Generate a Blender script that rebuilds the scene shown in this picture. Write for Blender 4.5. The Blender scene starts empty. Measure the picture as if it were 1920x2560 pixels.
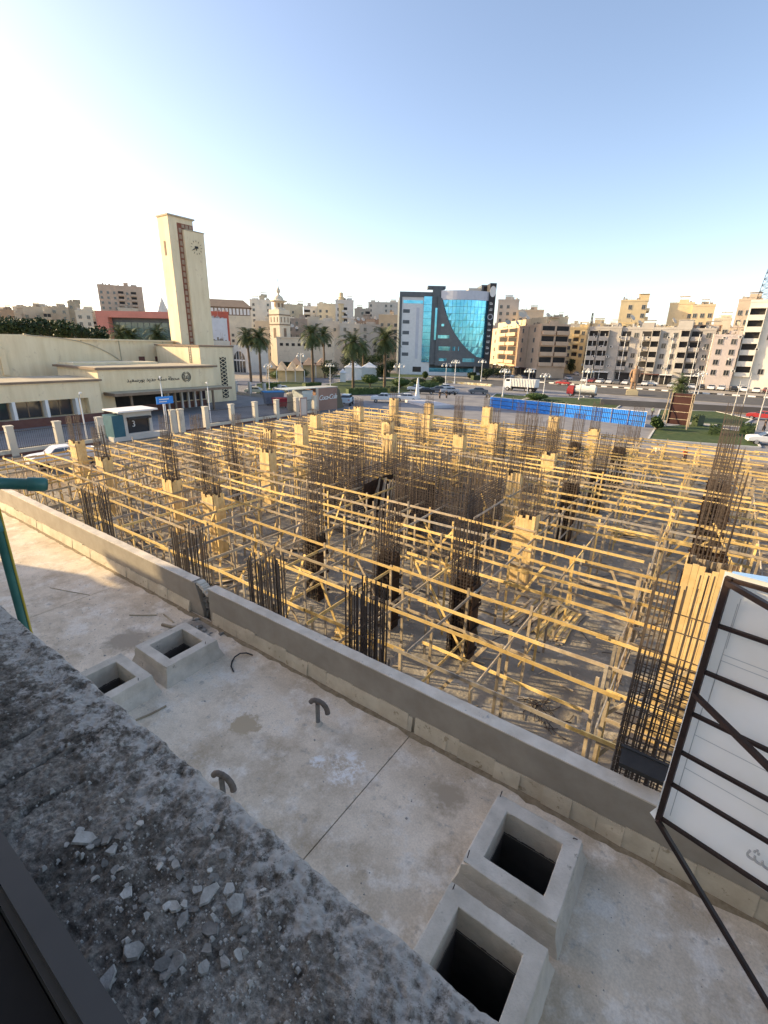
import bpy, math, random
from mathutils import Vector, Matrix
random.seed(7)
R_ = math.radians
C = bpy.context.scene.collection
SC = bpy.context.scene

# ------------------------------------------------------------------ camera
# x runs along the concrete parapet, y away from the building, z up; 0 = street level
EYE = Vector((0.0, 0.0, 10.0))
F, NAD = 1183.0, (885.0, 4654.0)          # focal length in pixels, image point straight below
_d = Vector((NAD[0]-960, -(NAD[1]-1280), -F)).normalized()
_up = -_d
_fy = (Vector((0, 0, -1)) - _up*Vector((0, 0, -1)).dot(_up)).normalized()
_rx = _fy.cross(_up)
_th = R_(-35.0)
_U = (math.cos(_th), math.sin(_th)); _V = (-math.sin(_th), math.cos(_th))
def _c2w(c):
    X, Y, Z = _rx.dot(c), _fy.dot(c), _up.dot(c)
    return Vector((X*_U[0]+Y*_U[1], X*_V[0]+Y*_V[1], Z))
cam_d = bpy.data.cameras.new('camera'); cam = bpy.data.objects.new('camera', cam_d); C.objects.link(cam)
ax, ay, az = _c2w(Vector((1, 0, 0))), _c2w(Vector((0, 1, 0))), _c2w(Vector((0, 0, 1)))
cam.matrix_world = Matrix(((ax.x, ay.x, az.x, EYE.x), (ax.y, ay.y, az.y, EYE.y), (ax.z, ay.z, az.z, EYE.z), (0, 0, 0, 1)))
cam_d.sensor_width = 36.0; cam_d.lens = F*36.0/2560.0
cam_d.clip_start = 0.05; cam_d.clip_end = 6000
SC.camera = cam

# ------------------------------------------------------------------ light
SUN_EL, SUN_AZ = R_(18.0), R_(201.0)      # azimuth of the sun in the x,y plane
sun_dir = Vector((math.cos(SUN_AZ)*math.cos(SUN_EL), math.sin(SUN_AZ)*math.cos(SUN_EL), math.sin(SUN_EL)))
w = bpy.data.worlds.new('World'); SC.world = w; w.use_nodes = True
nt = w.node_tree; nt.nodes.clear()
sky = nt.nodes.new('ShaderNodeTexSky'); sky.sky_type = 'NISHITA'; sky.sun_disc = False
sky.sun_elevation = SUN_EL
sky.sun_rotation = math.atan2(sun_dir.x, sun_dir.y)
sky.air_density = 0.8; sky.dust_density = 1.1; sky.ozone_density = 2.3
bg = nt.nodes.new('ShaderNodeBackground'); bg.inputs[1].default_value = 0.15
wo = nt.nodes.new('ShaderNodeOutputWorld')
tint = nt.nodes.new('ShaderNodeMix'); tint.data_type = 'RGBA'; tint.blend_type = 'MULTIPLY'; tint.inputs['Factor'].default_value = 1.0
tint.inputs['B'].default_value = (1.20, 0.985, 0.845, 1)      # the camera's white balance
nt.links.new(sky.outputs[0], tint.inputs['A']); nt.links.new(tint.outputs['Result'], bg.inputs[0]); nt.links.new(bg.outputs[0], wo.inputs[0])
sl = bpy.data.lights.new('sun', 'SUN'); sl.energy = 3.6; sl.angle = R_(0.6); sl.color = (1.0, 0.76, 0.43)
sun = bpy.data.objects.new('sun', sl); C.objects.link(sun)
sun.rotation_euler = sun_dir.to_track_quat('Z', 'Y').to_euler(); sun.location = (-60, -30, 60)
SC.view_settings.view_transform = 'Standard'; SC.view_settings.look = 'None'
SC.view_settings.exposure = 1.36; SC.view_settings.gamma = 1.0; SC.view_settings.use_curve_mapping = False
try:
    SC.cycles.max_bounces = 6; SC.cycles.diffuse_bounces = 3; SC.cycles.glossy_bounces = 3
except Exception: pass

# ------------------------------------------------------------------ measuring helpers (survey of the place)
def ray(px, py): return _c2w(Vector((px-960, -(py-1280), -F)))
def G(px, py, z=0.0):
    r = ray(px, py); return EYE + r*((z-EYE.z)/r.z)
def onx(px, py, x):
    r = ray(px, py); return EYE + r*(x/r.x)
def ony(px, py, y):
    r = ray(px, py); return EYE + r*(y/r.y)
def far(px, py, D):
    r = ray(px, py); return EYE + r*(D/math.hypot(r.x, r.y))

# ------------------------------------------------------------------ materials
MATS = {}
def mat(name, c1, c2=None, scale=3.0, rough=0.85, bump=0.0, bscale=40.0, rnd=0.0, metal=0.0, spec=0.3, detail=4.0, sharp=None, c3=None, s3=20.0, t3=0.62, streak=None):
    """principled material: two tones mixed by noise at the surface position, a third in patches, per-object brightness"""
    if name in MATS: return MATS[name]
    m = bpy.data.materials.new(name); m.use_nodes = True
    n = m.node_tree.nodes; l = m.node_tree.links
    p = n['Principled BSDF']
    p.inputs['Roughness'].default_value = rough; p.inputs['Metallic'].default_value = metal
    p.inputs['Specular IOR Level'].default_value = spec
    geo = n.new('ShaderNodeNewGeometry')
    vec = geo.outputs['Position']
    if streak:
        mp = n.new('ShaderNodeMapping'); mp.inputs['Scale'].default_value = streak; l.new(vec, mp.inputs['Vector']); vec = mp.outputs['Vector']
    col = None
    if c2 is None:
        rgb = n.new('ShaderNodeRGB'); rgb.outputs[0].default_value = (*c1, 1); col = rgb.outputs[0]
    else:
        no = n.new('ShaderNodeTexNoise'); no.inputs['Scale'].default_value = scale; no.inputs['Detail'].default_value = detail
        no.inputs['Roughness'].default_value = 0.62
        l.new(vec, no.inputs['Vector'])
        cr = n.new('ShaderNodeValToRGB')
        lo, hi = sharp or (0.32, 0.68)
        cr.color_ramp.elements[0].position = lo; cr.color_ramp.elements[1].position = hi
        cr.color_ramp.elements[0].color = (*c1, 1); cr.color_ramp.elements[1].color = (*c2, 1)
        l.new(no.outputs[0], cr.inputs[0]); col = cr.outputs[0]
    if c3 is not None:
        n3 = n.new('ShaderNodeTexNoise'); n3.inputs['Scale'].default_value = s3; n3.inputs['Detail'].default_value = 6; n3.inputs['Roughness'].default_value = 0.7
        l.new(geo.outputs['Position'], n3.inputs['Vector'])
        r3 = n.new('ShaderNodeValToRGB'); r3.color_ramp.elements[0].position = t3; r3.color_ramp.elements[1].position = t3+0.06
        l.new(n3.outputs[0], r3.inputs[0])
        mx = n.new('ShaderNodeMix'); mx.data_type = 'RGBA'
        l.new(r3.outputs[0], mx.inputs['Factor']); l.new(col, mx.inputs['A']); mx.inputs['B'].default_value = (*c3, 1); col = mx.outputs['Result']
    if rnd:
        oi = n.new('ShaderNodeObjectInfo')
        mr = n.new('ShaderNodeMapRange'); mr.inputs['To Min'].default_value = 1-rnd; mr.inputs['To Max'].default_value = 1+rnd
        l.new(oi.outputs['Random'], mr.inputs['Value'])
        hs = n.new('ShaderNodeHueSaturation'); l.new(mr.outputs[0], hs.inputs['Value']); l.new(col, hs.inputs['Color']); col = hs.outputs[0]
    l.new(col, p.inputs['Base Color'])
    if bump:
        nb = n.new('ShaderNodeTexNoise'); nb.inputs['Scale'].default_value = bscale; nb.inputs['Detail'].default_value = 5
        l.new(geo.outputs['Position'], nb.inputs['Vector'])
        bp = n.new('ShaderNodeBump'); bp.inputs['Strength'].default_value = bump; bp.inputs['Distance'].default_value = 0.6/bscale
        l.new(nb.outputs[0], bp.inputs['Height']); l.new(bp.outputs[0], p.inputs['Normal'])
    MATS[name] = m
    return m

M = dict(
 ground=mat('dusty ground', (.30,.26,.21), (.40,.35,.28), .25, .95, .3, 3, c3=(.22,.19,.16), s3=.6),
 slab=mat('site slab', (.20,.178,.14), (.33,.295,.235), .55, .9, .5, 5, c3=(.43,.385,.305), s3=1.1, t3=.57, streak=(.55,1.6,1)),
 earth=mat('site earth', (.16,.115,.075), (.30,.23,.155), 1.2, .95, .6, 6, c3=(.40,.33,.24), s3=2.2, t3=.6),
 asphalt=mat('asphalt', (.085,.082,.078), (.13,.125,.115), .6, .9, .2, 8),
 asphalt_dusty=mat('dusty street', (.26,.215,.16), (.36,.30,.225), .5, .95, .2, 8, c3=(.17,.14,.11), s3=.8, t3=.6),
 paving=mat('plaza paving', (.20,.195,.20), (.29,.28,.27), .35, .9, .15, 6),
 path=mat('pale path', (.45,.42,.37), (.55,.51,.45), .5, .9),
 grass=mat('lawn', (.034,.062,.016), (.070,.098,.028), 1.3, .95, .5, 12, c3=(.115,.11,.05), s3=.5, t3=.57),
 kerb=mat('kerb stone', (.50,.48,.43), (.62,.60,.55), 1, .85),
 terrace=mat('terrace concrete', (.52,.46,.375), (.68,.61,.51), 1.1, .9, .35, 30, c3=(.75,.69,.60), s3=1.7, t3=.55, detail=8),
 hatchc=mat('hatch concrete', (.48,.43,.35), (.70,.63,.53), 3.2, .9, .6, 45, detail=9, c3=(.33,.295,.24), s3=5, t3=.62),
 shaft=mat('shaded shaft concrete', (.07,.065,.06), (.11,.102,.095), 2, .95),  # colour darkened to carry the shade of the deep hatch shafts
 parapet=mat('parapet cement', (.30,.265,.215), (.39,.35,.29), 2.0, .92, .4, 70, detail=8, rnd=0),
 coping=mat('coping cement', (.55,.485,.39), (.73,.655,.545), 2.8, .92, .35, 50, c3=(.36,.34,.31), s3=6, t3=.62),
 skirt=mat('skirting render', (.54,.465,.345), (.66,.59,.455), 4, .9, .35, 40, rnd=.08, c3=(.38,.31,.21), s3=7, t3=.6),
 render=mat('facade render', (.72,.67,.58), (.78,.73,.64), 1, .9),
 ledge=mat('weathered ledge', (.075,.073,.072), (.29,.285,.285), 11, .95, 1.0, 90, detail=9, sharp=(.36,.66), c3=(.56,.56,.57), s3=14, t3=.58),
 frame=mat('window steel', (.05,.048,.046), (.065,.062,.06), 4, .6),
 black=mat('shaded sill', (.012,.011,.011), (.02,.018,.018), 5, .8),
 chip=mat('concrete chip', (.24,.225,.20), (.40,.38,.345), 30, .9, .5, 160, rnd=.5),
 green=mat('green pipe paint', (.025,.115,.10), (.04,.16,.135), 9, .42, spec=.5),
 yellow=mat('yellow conduit', (.42,.32,.04), (.50,.40,.08), 9, .5),
 wood=mat('new timber', (.64,.43,.14), (.84,.62,.27), 5, .8, .15, 60, rnd=.34, detail=7, c3=(.46,.36,.24), s3=3.5, t3=.62, streak=(1,1,1)),
 wood2=mat('weathered timber', (.30,.235,.155), (.52,.43,.30), 4, .85, .2, 60, rnd=.25),
 ply=mat('shuttering board', (.70,.48,.20), (.82,.61,.30), 4, .8, .1, 60, rnd=.10),
 dply=mat('oiled shuttering', (.022,.013,.008), (.055,.030,.018), 6, .6, .2, 30, rnd=.3),
 rust=mat('rusty rebar', (.065,.05,.04), (.13,.10,.078), 9, .75, spec=.4),
 rebar=mat('dark rebar', (.035,.028,.026), (.075,.055,.045), 9, .65, spec=.4),
 cream=mat('cream render', (.74,.60,.375), (.86,.725,.49), 1.1, .88, .1, 10, detail=8, streak=(1,1,.16), c3=(.68,.54,.35), s3=.9, t3=.6),
 creamroof=mat('roof screed', (.42,.35,.24), (.52,.45,.32), .5, .9),
 cornice=mat('brown cornice', (.20,.145,.10), (.27,.20,.14), 1, .85),
 plinth=mat('maroon plinth', (.13,.062,.05), (.17,.085,.068), 1.5, .8),
 lattice=mat('terracotta lattice', (.23,.085,.05), (.29,.115,.07), 2, .8),
 white=mat('white paint', (.72,.71,.67), (.80,.79,.76), 1, .75, rnd=.03),
 dark=mat('dark opening', (.022,.021,.02), (.04,.037,.034), 1, .7),  # near-black; on openings the colour stands in for the shade inside
 glass=mat('window glass', (.03,.035,.04), None, rough=.08, spec=.8),
 iron=mat('painted iron', (.03,.03,.032), (.05,.05,.05), 3, .6),
 bark=mat('palm bark', (.10,.07,.045), (.20,.145,.095), 9, .95, .6, 30),
 frond=mat('palm frond', (.045,.065,.022), (.10,.125,.045), 1.5, .6, rnd=.15),
 leaf=mat('tree leaf', (.030,.060,.014), (.075,.115,.028), 2.2, .6, rnd=.15),
 leafd=mat('dark leaf', (.018,.034,.012), (.045,.07,.022), 2.2, .6, rnd=.15),
 blue=mat('blue sheet metal', (.015,.22,.70), (.025,.28,.80), .8, .5, rnd=.07, spec=.5),
 banner=mat('banner sheet', (.80,.795,.775), (.84,.835,.82), 1.2, .7, c3=(.75,.72,.66), s3=1.3, t3=.68),
 maroon=mat('brown steel', (.020,.012,.011), (.038,.022,.019), 9, .55, c3=(.13,.10,.085), s3=12, t3=.68),
 tyre=mat('tyre', (.018,.018,.018), None, rough=.85),
 rim=mat('wheel rim', (.45,.45,.46), None, rough=.35, metal=.7),
 lamp=mat('headlamp', (.75,.75,.72), None, rough=.15, spec=.6),
 red=mat('red lamp', (.45,.02,.02), None, rough=.3),
)
def ledge_mat():
    m = bpy.data.materials.new('weathered ledge top'); m.use_nodes = True; n = m.node_tree.nodes; l = m.node_tree.links; p = n['Principled BSDF']
    p.inputs['Roughness'].default_value = .96; p.inputs['Specular IOR Level'].default_value = .2
    g = n.new('ShaderNodeNewGeometry'); P = g.outputs['Position']
    def noise_(sc, det=8, ro=.65):
        q = n.new('ShaderNodeTexNoise'); q.inputs['Scale'].default_value = sc; q.inputs['Detail'].default_value = det; q.inputs['Roughness'].default_value = ro; l.new(P, q.inputs['Vector']); return q.outputs[0]
    def ramp(v, stops):
        r = n.new('ShaderNodeValToRGB'); e = r.color_ramp.elements
        while len(e) < len(stops): e.new(.5)
        for k, (pos, c) in enumerate(stops): e[k].position = pos; e[k].color = (*c, 1)
        l.new(v, r.inputs[0]); return r.outputs[0]
    def mix(f, a, b, mode='MIX'):
        x = n.new('ShaderNodeMix'); x.data_type = 'RGBA'; x.blend_type = mode
        if isinstance(f, float): x.inputs['Factor'].default_value = f
        else: l.new(f, x.inputs['Factor'])
        l.new(a, x.inputs['A'])
        if isinstance(b, tuple): x.inputs['B'].default_value = (*b, 1)
        else: l.new(b, x.inputs['B'])
        return x.outputs['Result']
    base = ramp(noise_(6, 10, .72), [(.30,(.055,.046,.036)),(.48,(.185,.162,.135)),(.68,(.41,.37,.315))])
    fine = ramp(noise_(95, 6, .7), [(.34,(.35,.35,.35)),(.62,(1.25,1.25,1.25))])
    col = mix(.85, base, fine, 'MULTIPLY')
    sx = n.new('ShaderNodeSeparateXYZ'); l.new(P, sx.inputs[0])
    ed = n.new('ShaderNodeMapRange'); ed.inputs['From Min'].default_value = .24; ed.inputs['From Max'].default_value = .49; ed.inputs['To Min'].default_value = 0; ed.inputs['To Max'].default_value = .17; l.new(sx.outputs['Y'], ed.inputs['Value'])
    ad = n.new('ShaderNodeMath'); ad.operation = 'ADD'; l.new(noise_(17, 10, .75), ad.inputs[0]); l.new(ed.outputs[0], ad.inputs[1])
    lich = ramp(ad.outputs[0], [(.59,(0,0,0)),(.69,(1,1,1))])
    col = mix(lich, col, (.50,.465,.42))
    v = n.new('ShaderNodeTexVoronoi'); v.inputs['Scale'].default_value = 210; l.new(P, v.inputs['Vector'])
    spk = ramp(v.outputs['Distance'], [(.10,(1,1,1)),(.2,(0,0,0))]); gate = ramp(noise_(40,3), [(.5,(0,0,0)),(.6,(1,1,1))])
    mm = n.new('ShaderNodeMath'); mm.operation = 'MULTIPLY'; l.new(spk, mm.inputs[0]); l.new(gate, mm.inputs[1]); col = mix(mm.outputs[0], col, (.025,.022,.02))
    l.new(col, p.inputs['Base Color'])
    bp = n.new('ShaderNodeBump'); bp.inputs['Strength'].default_value = 1.0; bp.inputs['Distance'].default_value = .006; l.new(noise_(130, 8, .75), bp.inputs['Height']); l.new(bp.outputs[0], p.inputs['Normal'])
    return m
M['ledgetop'] = ledge_mat()
def terrace_mat():
    m = bpy.data.materials.new('stained terrace screed'); m.use_nodes = True; n = m.node_tree.nodes; l = m.node_tree.links; p = n['Principled BSDF']
    p.inputs['Roughness'].default_value = .9; p.inputs['Specular IOR Level'].default_value = .25
    g = n.new('ShaderNodeNewGeometry'); P = g.outputs['Position']
    def noise_(sc, det=8, ro=.62):
        q = n.new('ShaderNodeTexNoise'); q.inputs['Scale'].default_value = sc; q.inputs['Detail'].default_value = det; q.inputs['Roughness'].default_value = ro; l.new(P, q.inputs['Vector']); return q.outputs[0]
    def ramp(v, a, b, ca=(0,0,0), cb=(1,1,1)):
        r = n.new('ShaderNodeValToRGB'); e = r.color_ramp.elements; e[0].position = a; e[1].position = b; e[0].color = (*ca, 1); e[1].color = (*cb, 1); l.new(v, r.inputs[0]); return r.outputs[0]
    def math_(op, a, b):
        q = n.new('ShaderNodeMath'); q.operation = op
        for k, v in ((0, a), (1, b)):
            if isinstance(v, (int, float)): q.inputs[k].default_value = v
            else: l.new(v, q.inputs[k])
        return q.outputs[0]
    def mix(f, a, b, mode='MIX'):
        x = n.new('ShaderNodeMix'); x.data_type = 'RGBA'; x.blend_type = mode
        if isinstance(f, float): x.inputs['Factor'].default_value = f
        else: l.new(f, x.inputs['Factor'])
        l.new(a, x.inputs['A'])
        if isinstance(b, tuple): x.inputs['B'].default_value = (*b, 1)
        else: l.new(b, x.inputs['B'])
        return x.outputs['Result']
    col = ramp(noise_(.8, 9, .66), .32, .68, (.55,.455,.335), (.86,.745,.59))
    col = mix(ramp(noise_(2.3, 9, .7), .50, .62), col, (.80,.725,.615))          # grey cement wash
    br = math_('MULTIPLY', ramp(noise_(1.3, 10, .72), .50, .68), .8); col = mix(br, col, (.43,.335,.225))   # brown run-off
    dk = math_('MULTIPLY', ramp(noise_(6.5, 8, .68), .58, .68), .6); col = mix(dk, col, (.33,.31,.28))        # scuffs
    col = mix(.6, col, ramp(noise_(45, 5, .7), .30, .62, (.74,.74,.74), (1.12,1.12,1.12)), 'MULTIPLY')
    v = n.new('ShaderNodeTexVoronoi'); v.inputs['Scale'].default_value = 16; v.inputs['Randomness'].default_value = 1; l.new(P, v.inputs['Vector'])
    sp = math_('MULTIPLY', ramp(v.outputs['Distance'], .07, .13, (1,1,1), (0,0,0)), ramp(noise_(2.1, 2), .55, .6)); col = mix(sp, col, (.26,.24,.21))
    def spot(cx, cy, r, irr, c, soft=.10, fine=0.0):
        nonlocal col
        sb = n.new('ShaderNodeVectorMath'); sb.operation = 'DISTANCE'; l.new(P, sb.inputs[0]); sb.inputs[1].default_value = (cx, cy, 4.45)
        d = math_('ADD', sb.outputs['Value'], math_('MULTIPLY', math_('SUBTRACT', noise_(5.5, 8, .7), .5), irr))
        f = ramp(d, max(0.001, r-soft), r, (1,1,1), (0,0,0))
        if fine: f = math_('MULTIPLY', f, ramp(noise_(14, 9, .78), .44, .56))
        col = mix(f, col, c)
    spot(-3.25, 3.86, .33, .95, (.86,.83,.78), .16, 1.0); spot(-3.66, 3.72, .11, .3, (.84,.83,.80), .04, 1.0)
    spot(-5.0, 3.55, .24, .5, (.50,.40,.27), .05); spot(-3.9, 2.25, .18, .4, (.50,.40,.27), .05); spot(-1.9, 4.3, .3, .6, (.44,.36,.26), .15); spot(-8.6, 3.6, .5, .9, (.40,.34,.26), .25); spot(-7.9, 4.5, .55, .7, (.30,.27,.23), .2)
    l.new(col, p.inputs['Base Color'])
    bp = n.new('ShaderNodeBump'); bp.inputs['Strength'].default_value = .5; bp.inputs['Distance'].default_value = .012; l.new(noise_(22, 8, .7), bp.inputs['Height']); l.new(bp.outputs[0], p.inputs['Normal'])
    return m
M['terrace'] = terrace_mat()
def cloth_mat():
    m = bpy.data.materials.new('banner cloth'); m.use_nodes = True; n = m.node_tree.nodes; l = m.node_tree.links; p = n['Principled BSDF']
    g = n.new('ShaderNodeNewGeometry'); q = n.new('ShaderNodeTexNoise'); q.inputs['Scale'].default_value = 1.1; q.inputs['Detail'].default_value = 5; l.new(g.outputs['Position'], q.inputs['Vector'])
    r = n.new('ShaderNodeValToRGB'); r.color_ramp.elements[0].position = .3; r.color_ramp.elements[1].position = .6; r.color_ramp.elements[0].color = (.82,.79,.72,1); r.color_ramp.elements[1].color = (.93,.91,.87,1); l.new(q.outputs[0], r.inputs[0]); l.new(r.outputs[0], p.inputs['Base Color']); p.inputs['Roughness'].default_value = .6
    t = n.new('ShaderNodeBsdfTranslucent'); l.new(r.outputs[0], t.inputs['Color']); mx = n.new('ShaderNodeMixShader'); mx.inputs[0].default_value = .45
    o = n['Material Output']; l.new(p.outputs[0], mx.inputs[1]); l.new(t.outputs[0], mx.inputs[2]); l.new(mx.outputs[0], o.inputs['Surface'])
    return m
M['banner'] = cloth_mat()
def paint(rgb, rough=.35):
    k = 'paint %.2f %.2f %.2f' % rgb
    return mat(k, rgb, None, rough=rough, spec=.5)
def wall(rgb, k=0.10):
    key = 'wall %.2f %.2f %.2f' % rgb
    a = tuple(c*(1-k) for c in rgb); b = tuple(min(1, c*(1+k*.6)) for c in rgb); d = tuple(c*(1-2.2*k) for c in rgb)
    return mat(key, a, b, .35, .9, c3=d, s3=.5, t3=.6)

# ------------------------------------------------------------------ mesh helpers
class MB:
    def __init__(s): s.v = []; s.f = []; s.m = []
    def quad(s, a, b, c, d, mi=0):
        i = len(s.v); s.v += [tuple(a), tuple(b), tuple(c), tuple(d)]; s.f.append((i, i+1, i+2, i+3)); s.m.append(mi)
    def poly(s, pts, mi=0):
        i = len(s.v); s.v += [tuple(p) for p in pts]; s.f.append(tuple(range(i, i+len(pts)))); s.m.append(mi)
    def hexa(s, p, mi=0):     # 8 points: bottom 0-3, top 4-7 (ccw)
        i = len(s.v); s.v += [tuple(q) for q in p]
        for f in ((0,3,2,1),(4,5,6,7),(0,1,5,4),(1,2,6,5),(2,3,7,6),(3,0,4,7)):
            s.f.append(tuple(i+k for k in f)); s.m.append(mi)
    def box(s, x0, x1, y0, y1, z0, z1, mi=0):
        s.hexa([(x0,y0,z0),(x1,y0,z0),(x1,y1,z0),(x0,y1,z0),(x0,y0,z1),(x1,y0,z1),(x1,y1,z1),(x0,y1,z1)], mi)
    def bar(s, a, b, w, h, mi=0, up=(0,0,1)):
        a = Vector(a); b = Vector(b); d = (b-a).normalized(); up = Vector(up)
        if abs(d.dot(up)) > .98: up = Vector((0,1,0))
        sx = d.cross(up).normalized()*(w/2); sy = sx.cross(d).normalized()*(h/2)
        s.hexa([a-sx-sy, a+sx-sy, a+sx+sy, a-sx+sy, b-sx-sy, b+sx-sy, b+sx+sy, b-sx+sy], mi)
    def tube(s, pts, r, n=6, mi=0, caps=True):
        pts = [Vector(p) for p in pts]; rr = r if isinstance(r, (list, tuple)) else [r]*len(pts)
        base = len(s.v); ref = Vector((0,0,1))
        for i, p in enumerate(pts):
            d = (pts[min(i+1, len(pts)-1)]-pts[max(i-1, 0)]).normalized()
            if abs(d.dot(ref)) > .95: q = Vector((1,0,0))
            else: q = ref
            a = d.cross(q).normalized(); b = d.cross(a)
            for k in range(n):
                t = 2*math.pi*k/n; s.v.append(tuple(p+(a*math.cos(t)+b*math.sin(t))*rr[i]))
        for i in range(len(pts)-1):
            for k in range(n):
                k2 = (k+1) % n
                s.f.append((base+i*n+k, base+i*n+k2, base+(i+1)*n+k2, base+(i+1)*n+k)); s.m.append(mi)
        if caps:
            s.f.append(tuple(base+k for k in range(n))); s.m.append(mi)
            s.f.append(tuple(base+(len(pts)-1)*n+k for k in reversed(range(n)))); s.m.append(mi)
    def lathe(s, prof, n=12, c=(0,0,0), mi=0):     # profile list of (r,z)
        base = len(s.v)
        for r, z in prof:
            for k in range(n):
                t = 2*math.pi*k/n; s.v.append((c[0]+r*math.cos(t), c[1]+r*math.sin(t), c[2]+z))
        for i in range(len(prof)-1):
            for k in range(n):
                k2 = (k+1) % n
                s.f.append((base+i*n+k, base+i*n+k2, base+(i+1)*n+k2, base+(i+1)*n+k)); s.m.append(mi)
    def prism(s, pts, a, b, mi=0, axis='y'):     # outline in (x,z), thickness along y from a to b
        n = len(pts); i = len(s.v)
        for q in (a, b):
            for x, z in pts: s.v.append((x, q, z) if axis == 'y' else (q, x, z))
        s.f.append(tuple(i+k for k in range(n))); s.m.append(mi)
        s.f.append(tuple(i+n+k for k in reversed(range(n)))); s.m.append(mi)
        for k in range(n):
            k2 = (k+1) % n; s.f.append((i+k2, i+k, i+n+k, i+n+k2)); s.m.append(mi)
    def mesh(s, name, mats, smooth=False):
        me = bpy.data.meshes.new(name); me.from_pydata(s.v, [], s.f)
        for q in (mats if isinstance(mats, (list, tuple)) else [mats]): me.materials.append(M[q] if isinstance(q, str) else q)
        me.polygons.foreach_set('material_index', s.m)
        if smooth: me.polygons.foreach_set('use_smooth', [True]*len(s.f))
        me.update(); return me
    def build(s, name, mats, parent=None, loc=None, smooth=False, **kw):
        return ob(name, s.mesh(name, mats, smooth), parent, loc, **kw)

def ob(name, me, parent=None, loc=None, rot=None, scale=None, label=None, cat=None, group=None, kind=None):
    o = bpy.data.objects.new(name, me); C.objects.link(o)
    if parent is not None: o.parent = parent
    if loc is not None: o.location = loc
    if rot is not None: o.rotation_euler = rot
    if scale is not None: o.scale = scale
    if label: o['label'] = label
    if cat: o['category'] = cat
    if group: o['group'] = group
    if kind: o['kind'] = kind
    return o
def thing(name, label, cat, loc=(0,0,0), rz=0.0, group=None):
    return ob(name, None, None, loc, (0,0,rz), None, label, cat, group)
def copy_tree(o, parent=None):
    c = o.copy(); C.objects.link(c); c.parent = parent
    for ch in list(o.children): copy_tree(ch, c)
    return c
CACHE = {}
def cached(key, fn):
    if key not in CACHE: CACHE[key] = fn()
    return CACHE[key]
def ubox(matname):     # unit box, centre at origin
    def mk():
        b = MB(); b.box(-.5,.5,-.5,.5,-.5,.5); return b.mesh('timber_piece', matname)
    return cached(('ubox', matname if isinstance(matname, str) else matname.name), mk)
def piece(name, matname, a, b, w, h, parent, up=(0,0,1)):
    """one straight board or bar between two points as an object that shares the unit box"""
    a = Vector(a); b = Vector(b); d = b-a; L = d.length; d.normalize(); upv = Vector(up)
    if abs(d.dot(upv)) > .98: upv = Vector((0,1,0))
    sx = d.cross(upv).normalized(); sy = sx.cross(d).normalized()
    m = Matrix(((sx.x*w, d.x*L, sy.x*h, (a.x+b.x)/2), (sx.y*w, d.y*L, sy.y*h, (a.y+b.y)/2), (sx.z*w, d.z*L, sy.z*h, (a.z+b.z)/2), (0,0,0,1)))
    o = bpy.data.objects.new(name, ubox(matname)); C.objects.link(o)
    if parent is not None: o.parent = parent; o.matrix_basis = Matrix.Translation(-parent.location) @ m
    else: o.matrix_basis = m
    return o
def rj(s): return random.uniform(-s, s)
def sheet(name, pts, z, m, kind='structure', **kw):
    b = MB(); b.poly([(x, y, z) for x, y in pts]); return b.build(name, m, kind=kind, **kw)
def rect(x0, x1, y0, y1): return [(x0,y0),(x1,y0),(x1,y1),(x0,y1)]
from mathutils import noise
# ================================================================== SETTING: ground sheets
sheet('ground', rect(-2500, 2500, -600, 3500), -0.03, 'ground')
sheet('site_earth', rect(-44, 30, 5.0, 58), 0.0, 'earth')
sheet('site_slab', rect(-37, 14, 5.2, 49), 0.012, 'slab')
sheet('street', rect(-50.5, -44, -60, 62), 0.006, 'asphalt_dusty')
sheet('station_forecourt', rect(-130, -51.5, -60, 64), 0.0, 'paving')
sheet('plaza', [(-130,64),(-51.5,64),(-44,58),(30,58),(60,58),(60,128),(-10,126),(-66,134),(-110,120)], 0.0, 'paving')
def strip(name, pts, wd, z, m, kind='structure', **kw):
    b = MB()
    P = [Vector((x, y)) for x, y in pts]
    L = []
    for i, p in enumerate(P):
        d = (P[min(i+1, len(P)-1)]-P[max(i-1, 0)]).normalized(); L.append((p+Vector((-d.y, d.x))*wd/2, p-Vector((-d.y, d.x))*wd/2))
    for i in range(len(P)-1):
        b.quad((*L[i][0], z), (*L[i+1][0], z), (*L[i+1][1], z), (*L[i][1], z))
    return b.build(name, m, kind=kind, **kw)
strip('road', [(-300,186),(-120,152),(-70,143),(-30,141),(60,134),(300,112)], 22, 0.006, 'asphalt')
strip('side_road', [(-52,150),(-60,200),(-75,330)], 12, 0.010, 'asphalt')
# lawns with raised kerbs
def lawn(pts, label):
    t = ob('lawn', None, None, (0,0,0), kind='structure')
    b = MB(); b.poly([(x, y, .10) for x, y in pts]); b.build('turf', 'grass', t, kind='structure')
    b = MB(); n = len(pts)
    for i in range(n):
        a = Vector((*pts[i], 0)); c = Vector((*pts[(i+1) % n], 0)); b.bar(a+Vector((0,0,.07)), c+Vector((0,0,.07)), .22, .16)
    b.build('kerb', 'kerb', t)
def px(pl, z=0): return [tuple(G(x, y, z)[:2]) for x, y in pl]
lawn(px([(820,985),(1000,985),(1060,975),(1112,962),(1090,950),(960,948),(870,952),(800,965)]), '')
lawn(px([(640,985),(780,978),(800,958),(720,955),(640,960)]), '')
lawn(px([(820,945),(1080,944),(1050,934),(860,936)]), '')
lawn(px([(1280,1010),(1400,1024),(1540,1022),(1560,1008),(1500,998),(1340,992)]), '')
lawn(px([(1640,1052),(1850,1068),(1880,1050),(1790,1030),(1650,1025)]), '')
lawn(px([(1620,1100),(1900,1120),(1880,1085),(1740,1062),(1640,1068)]), '')
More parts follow.
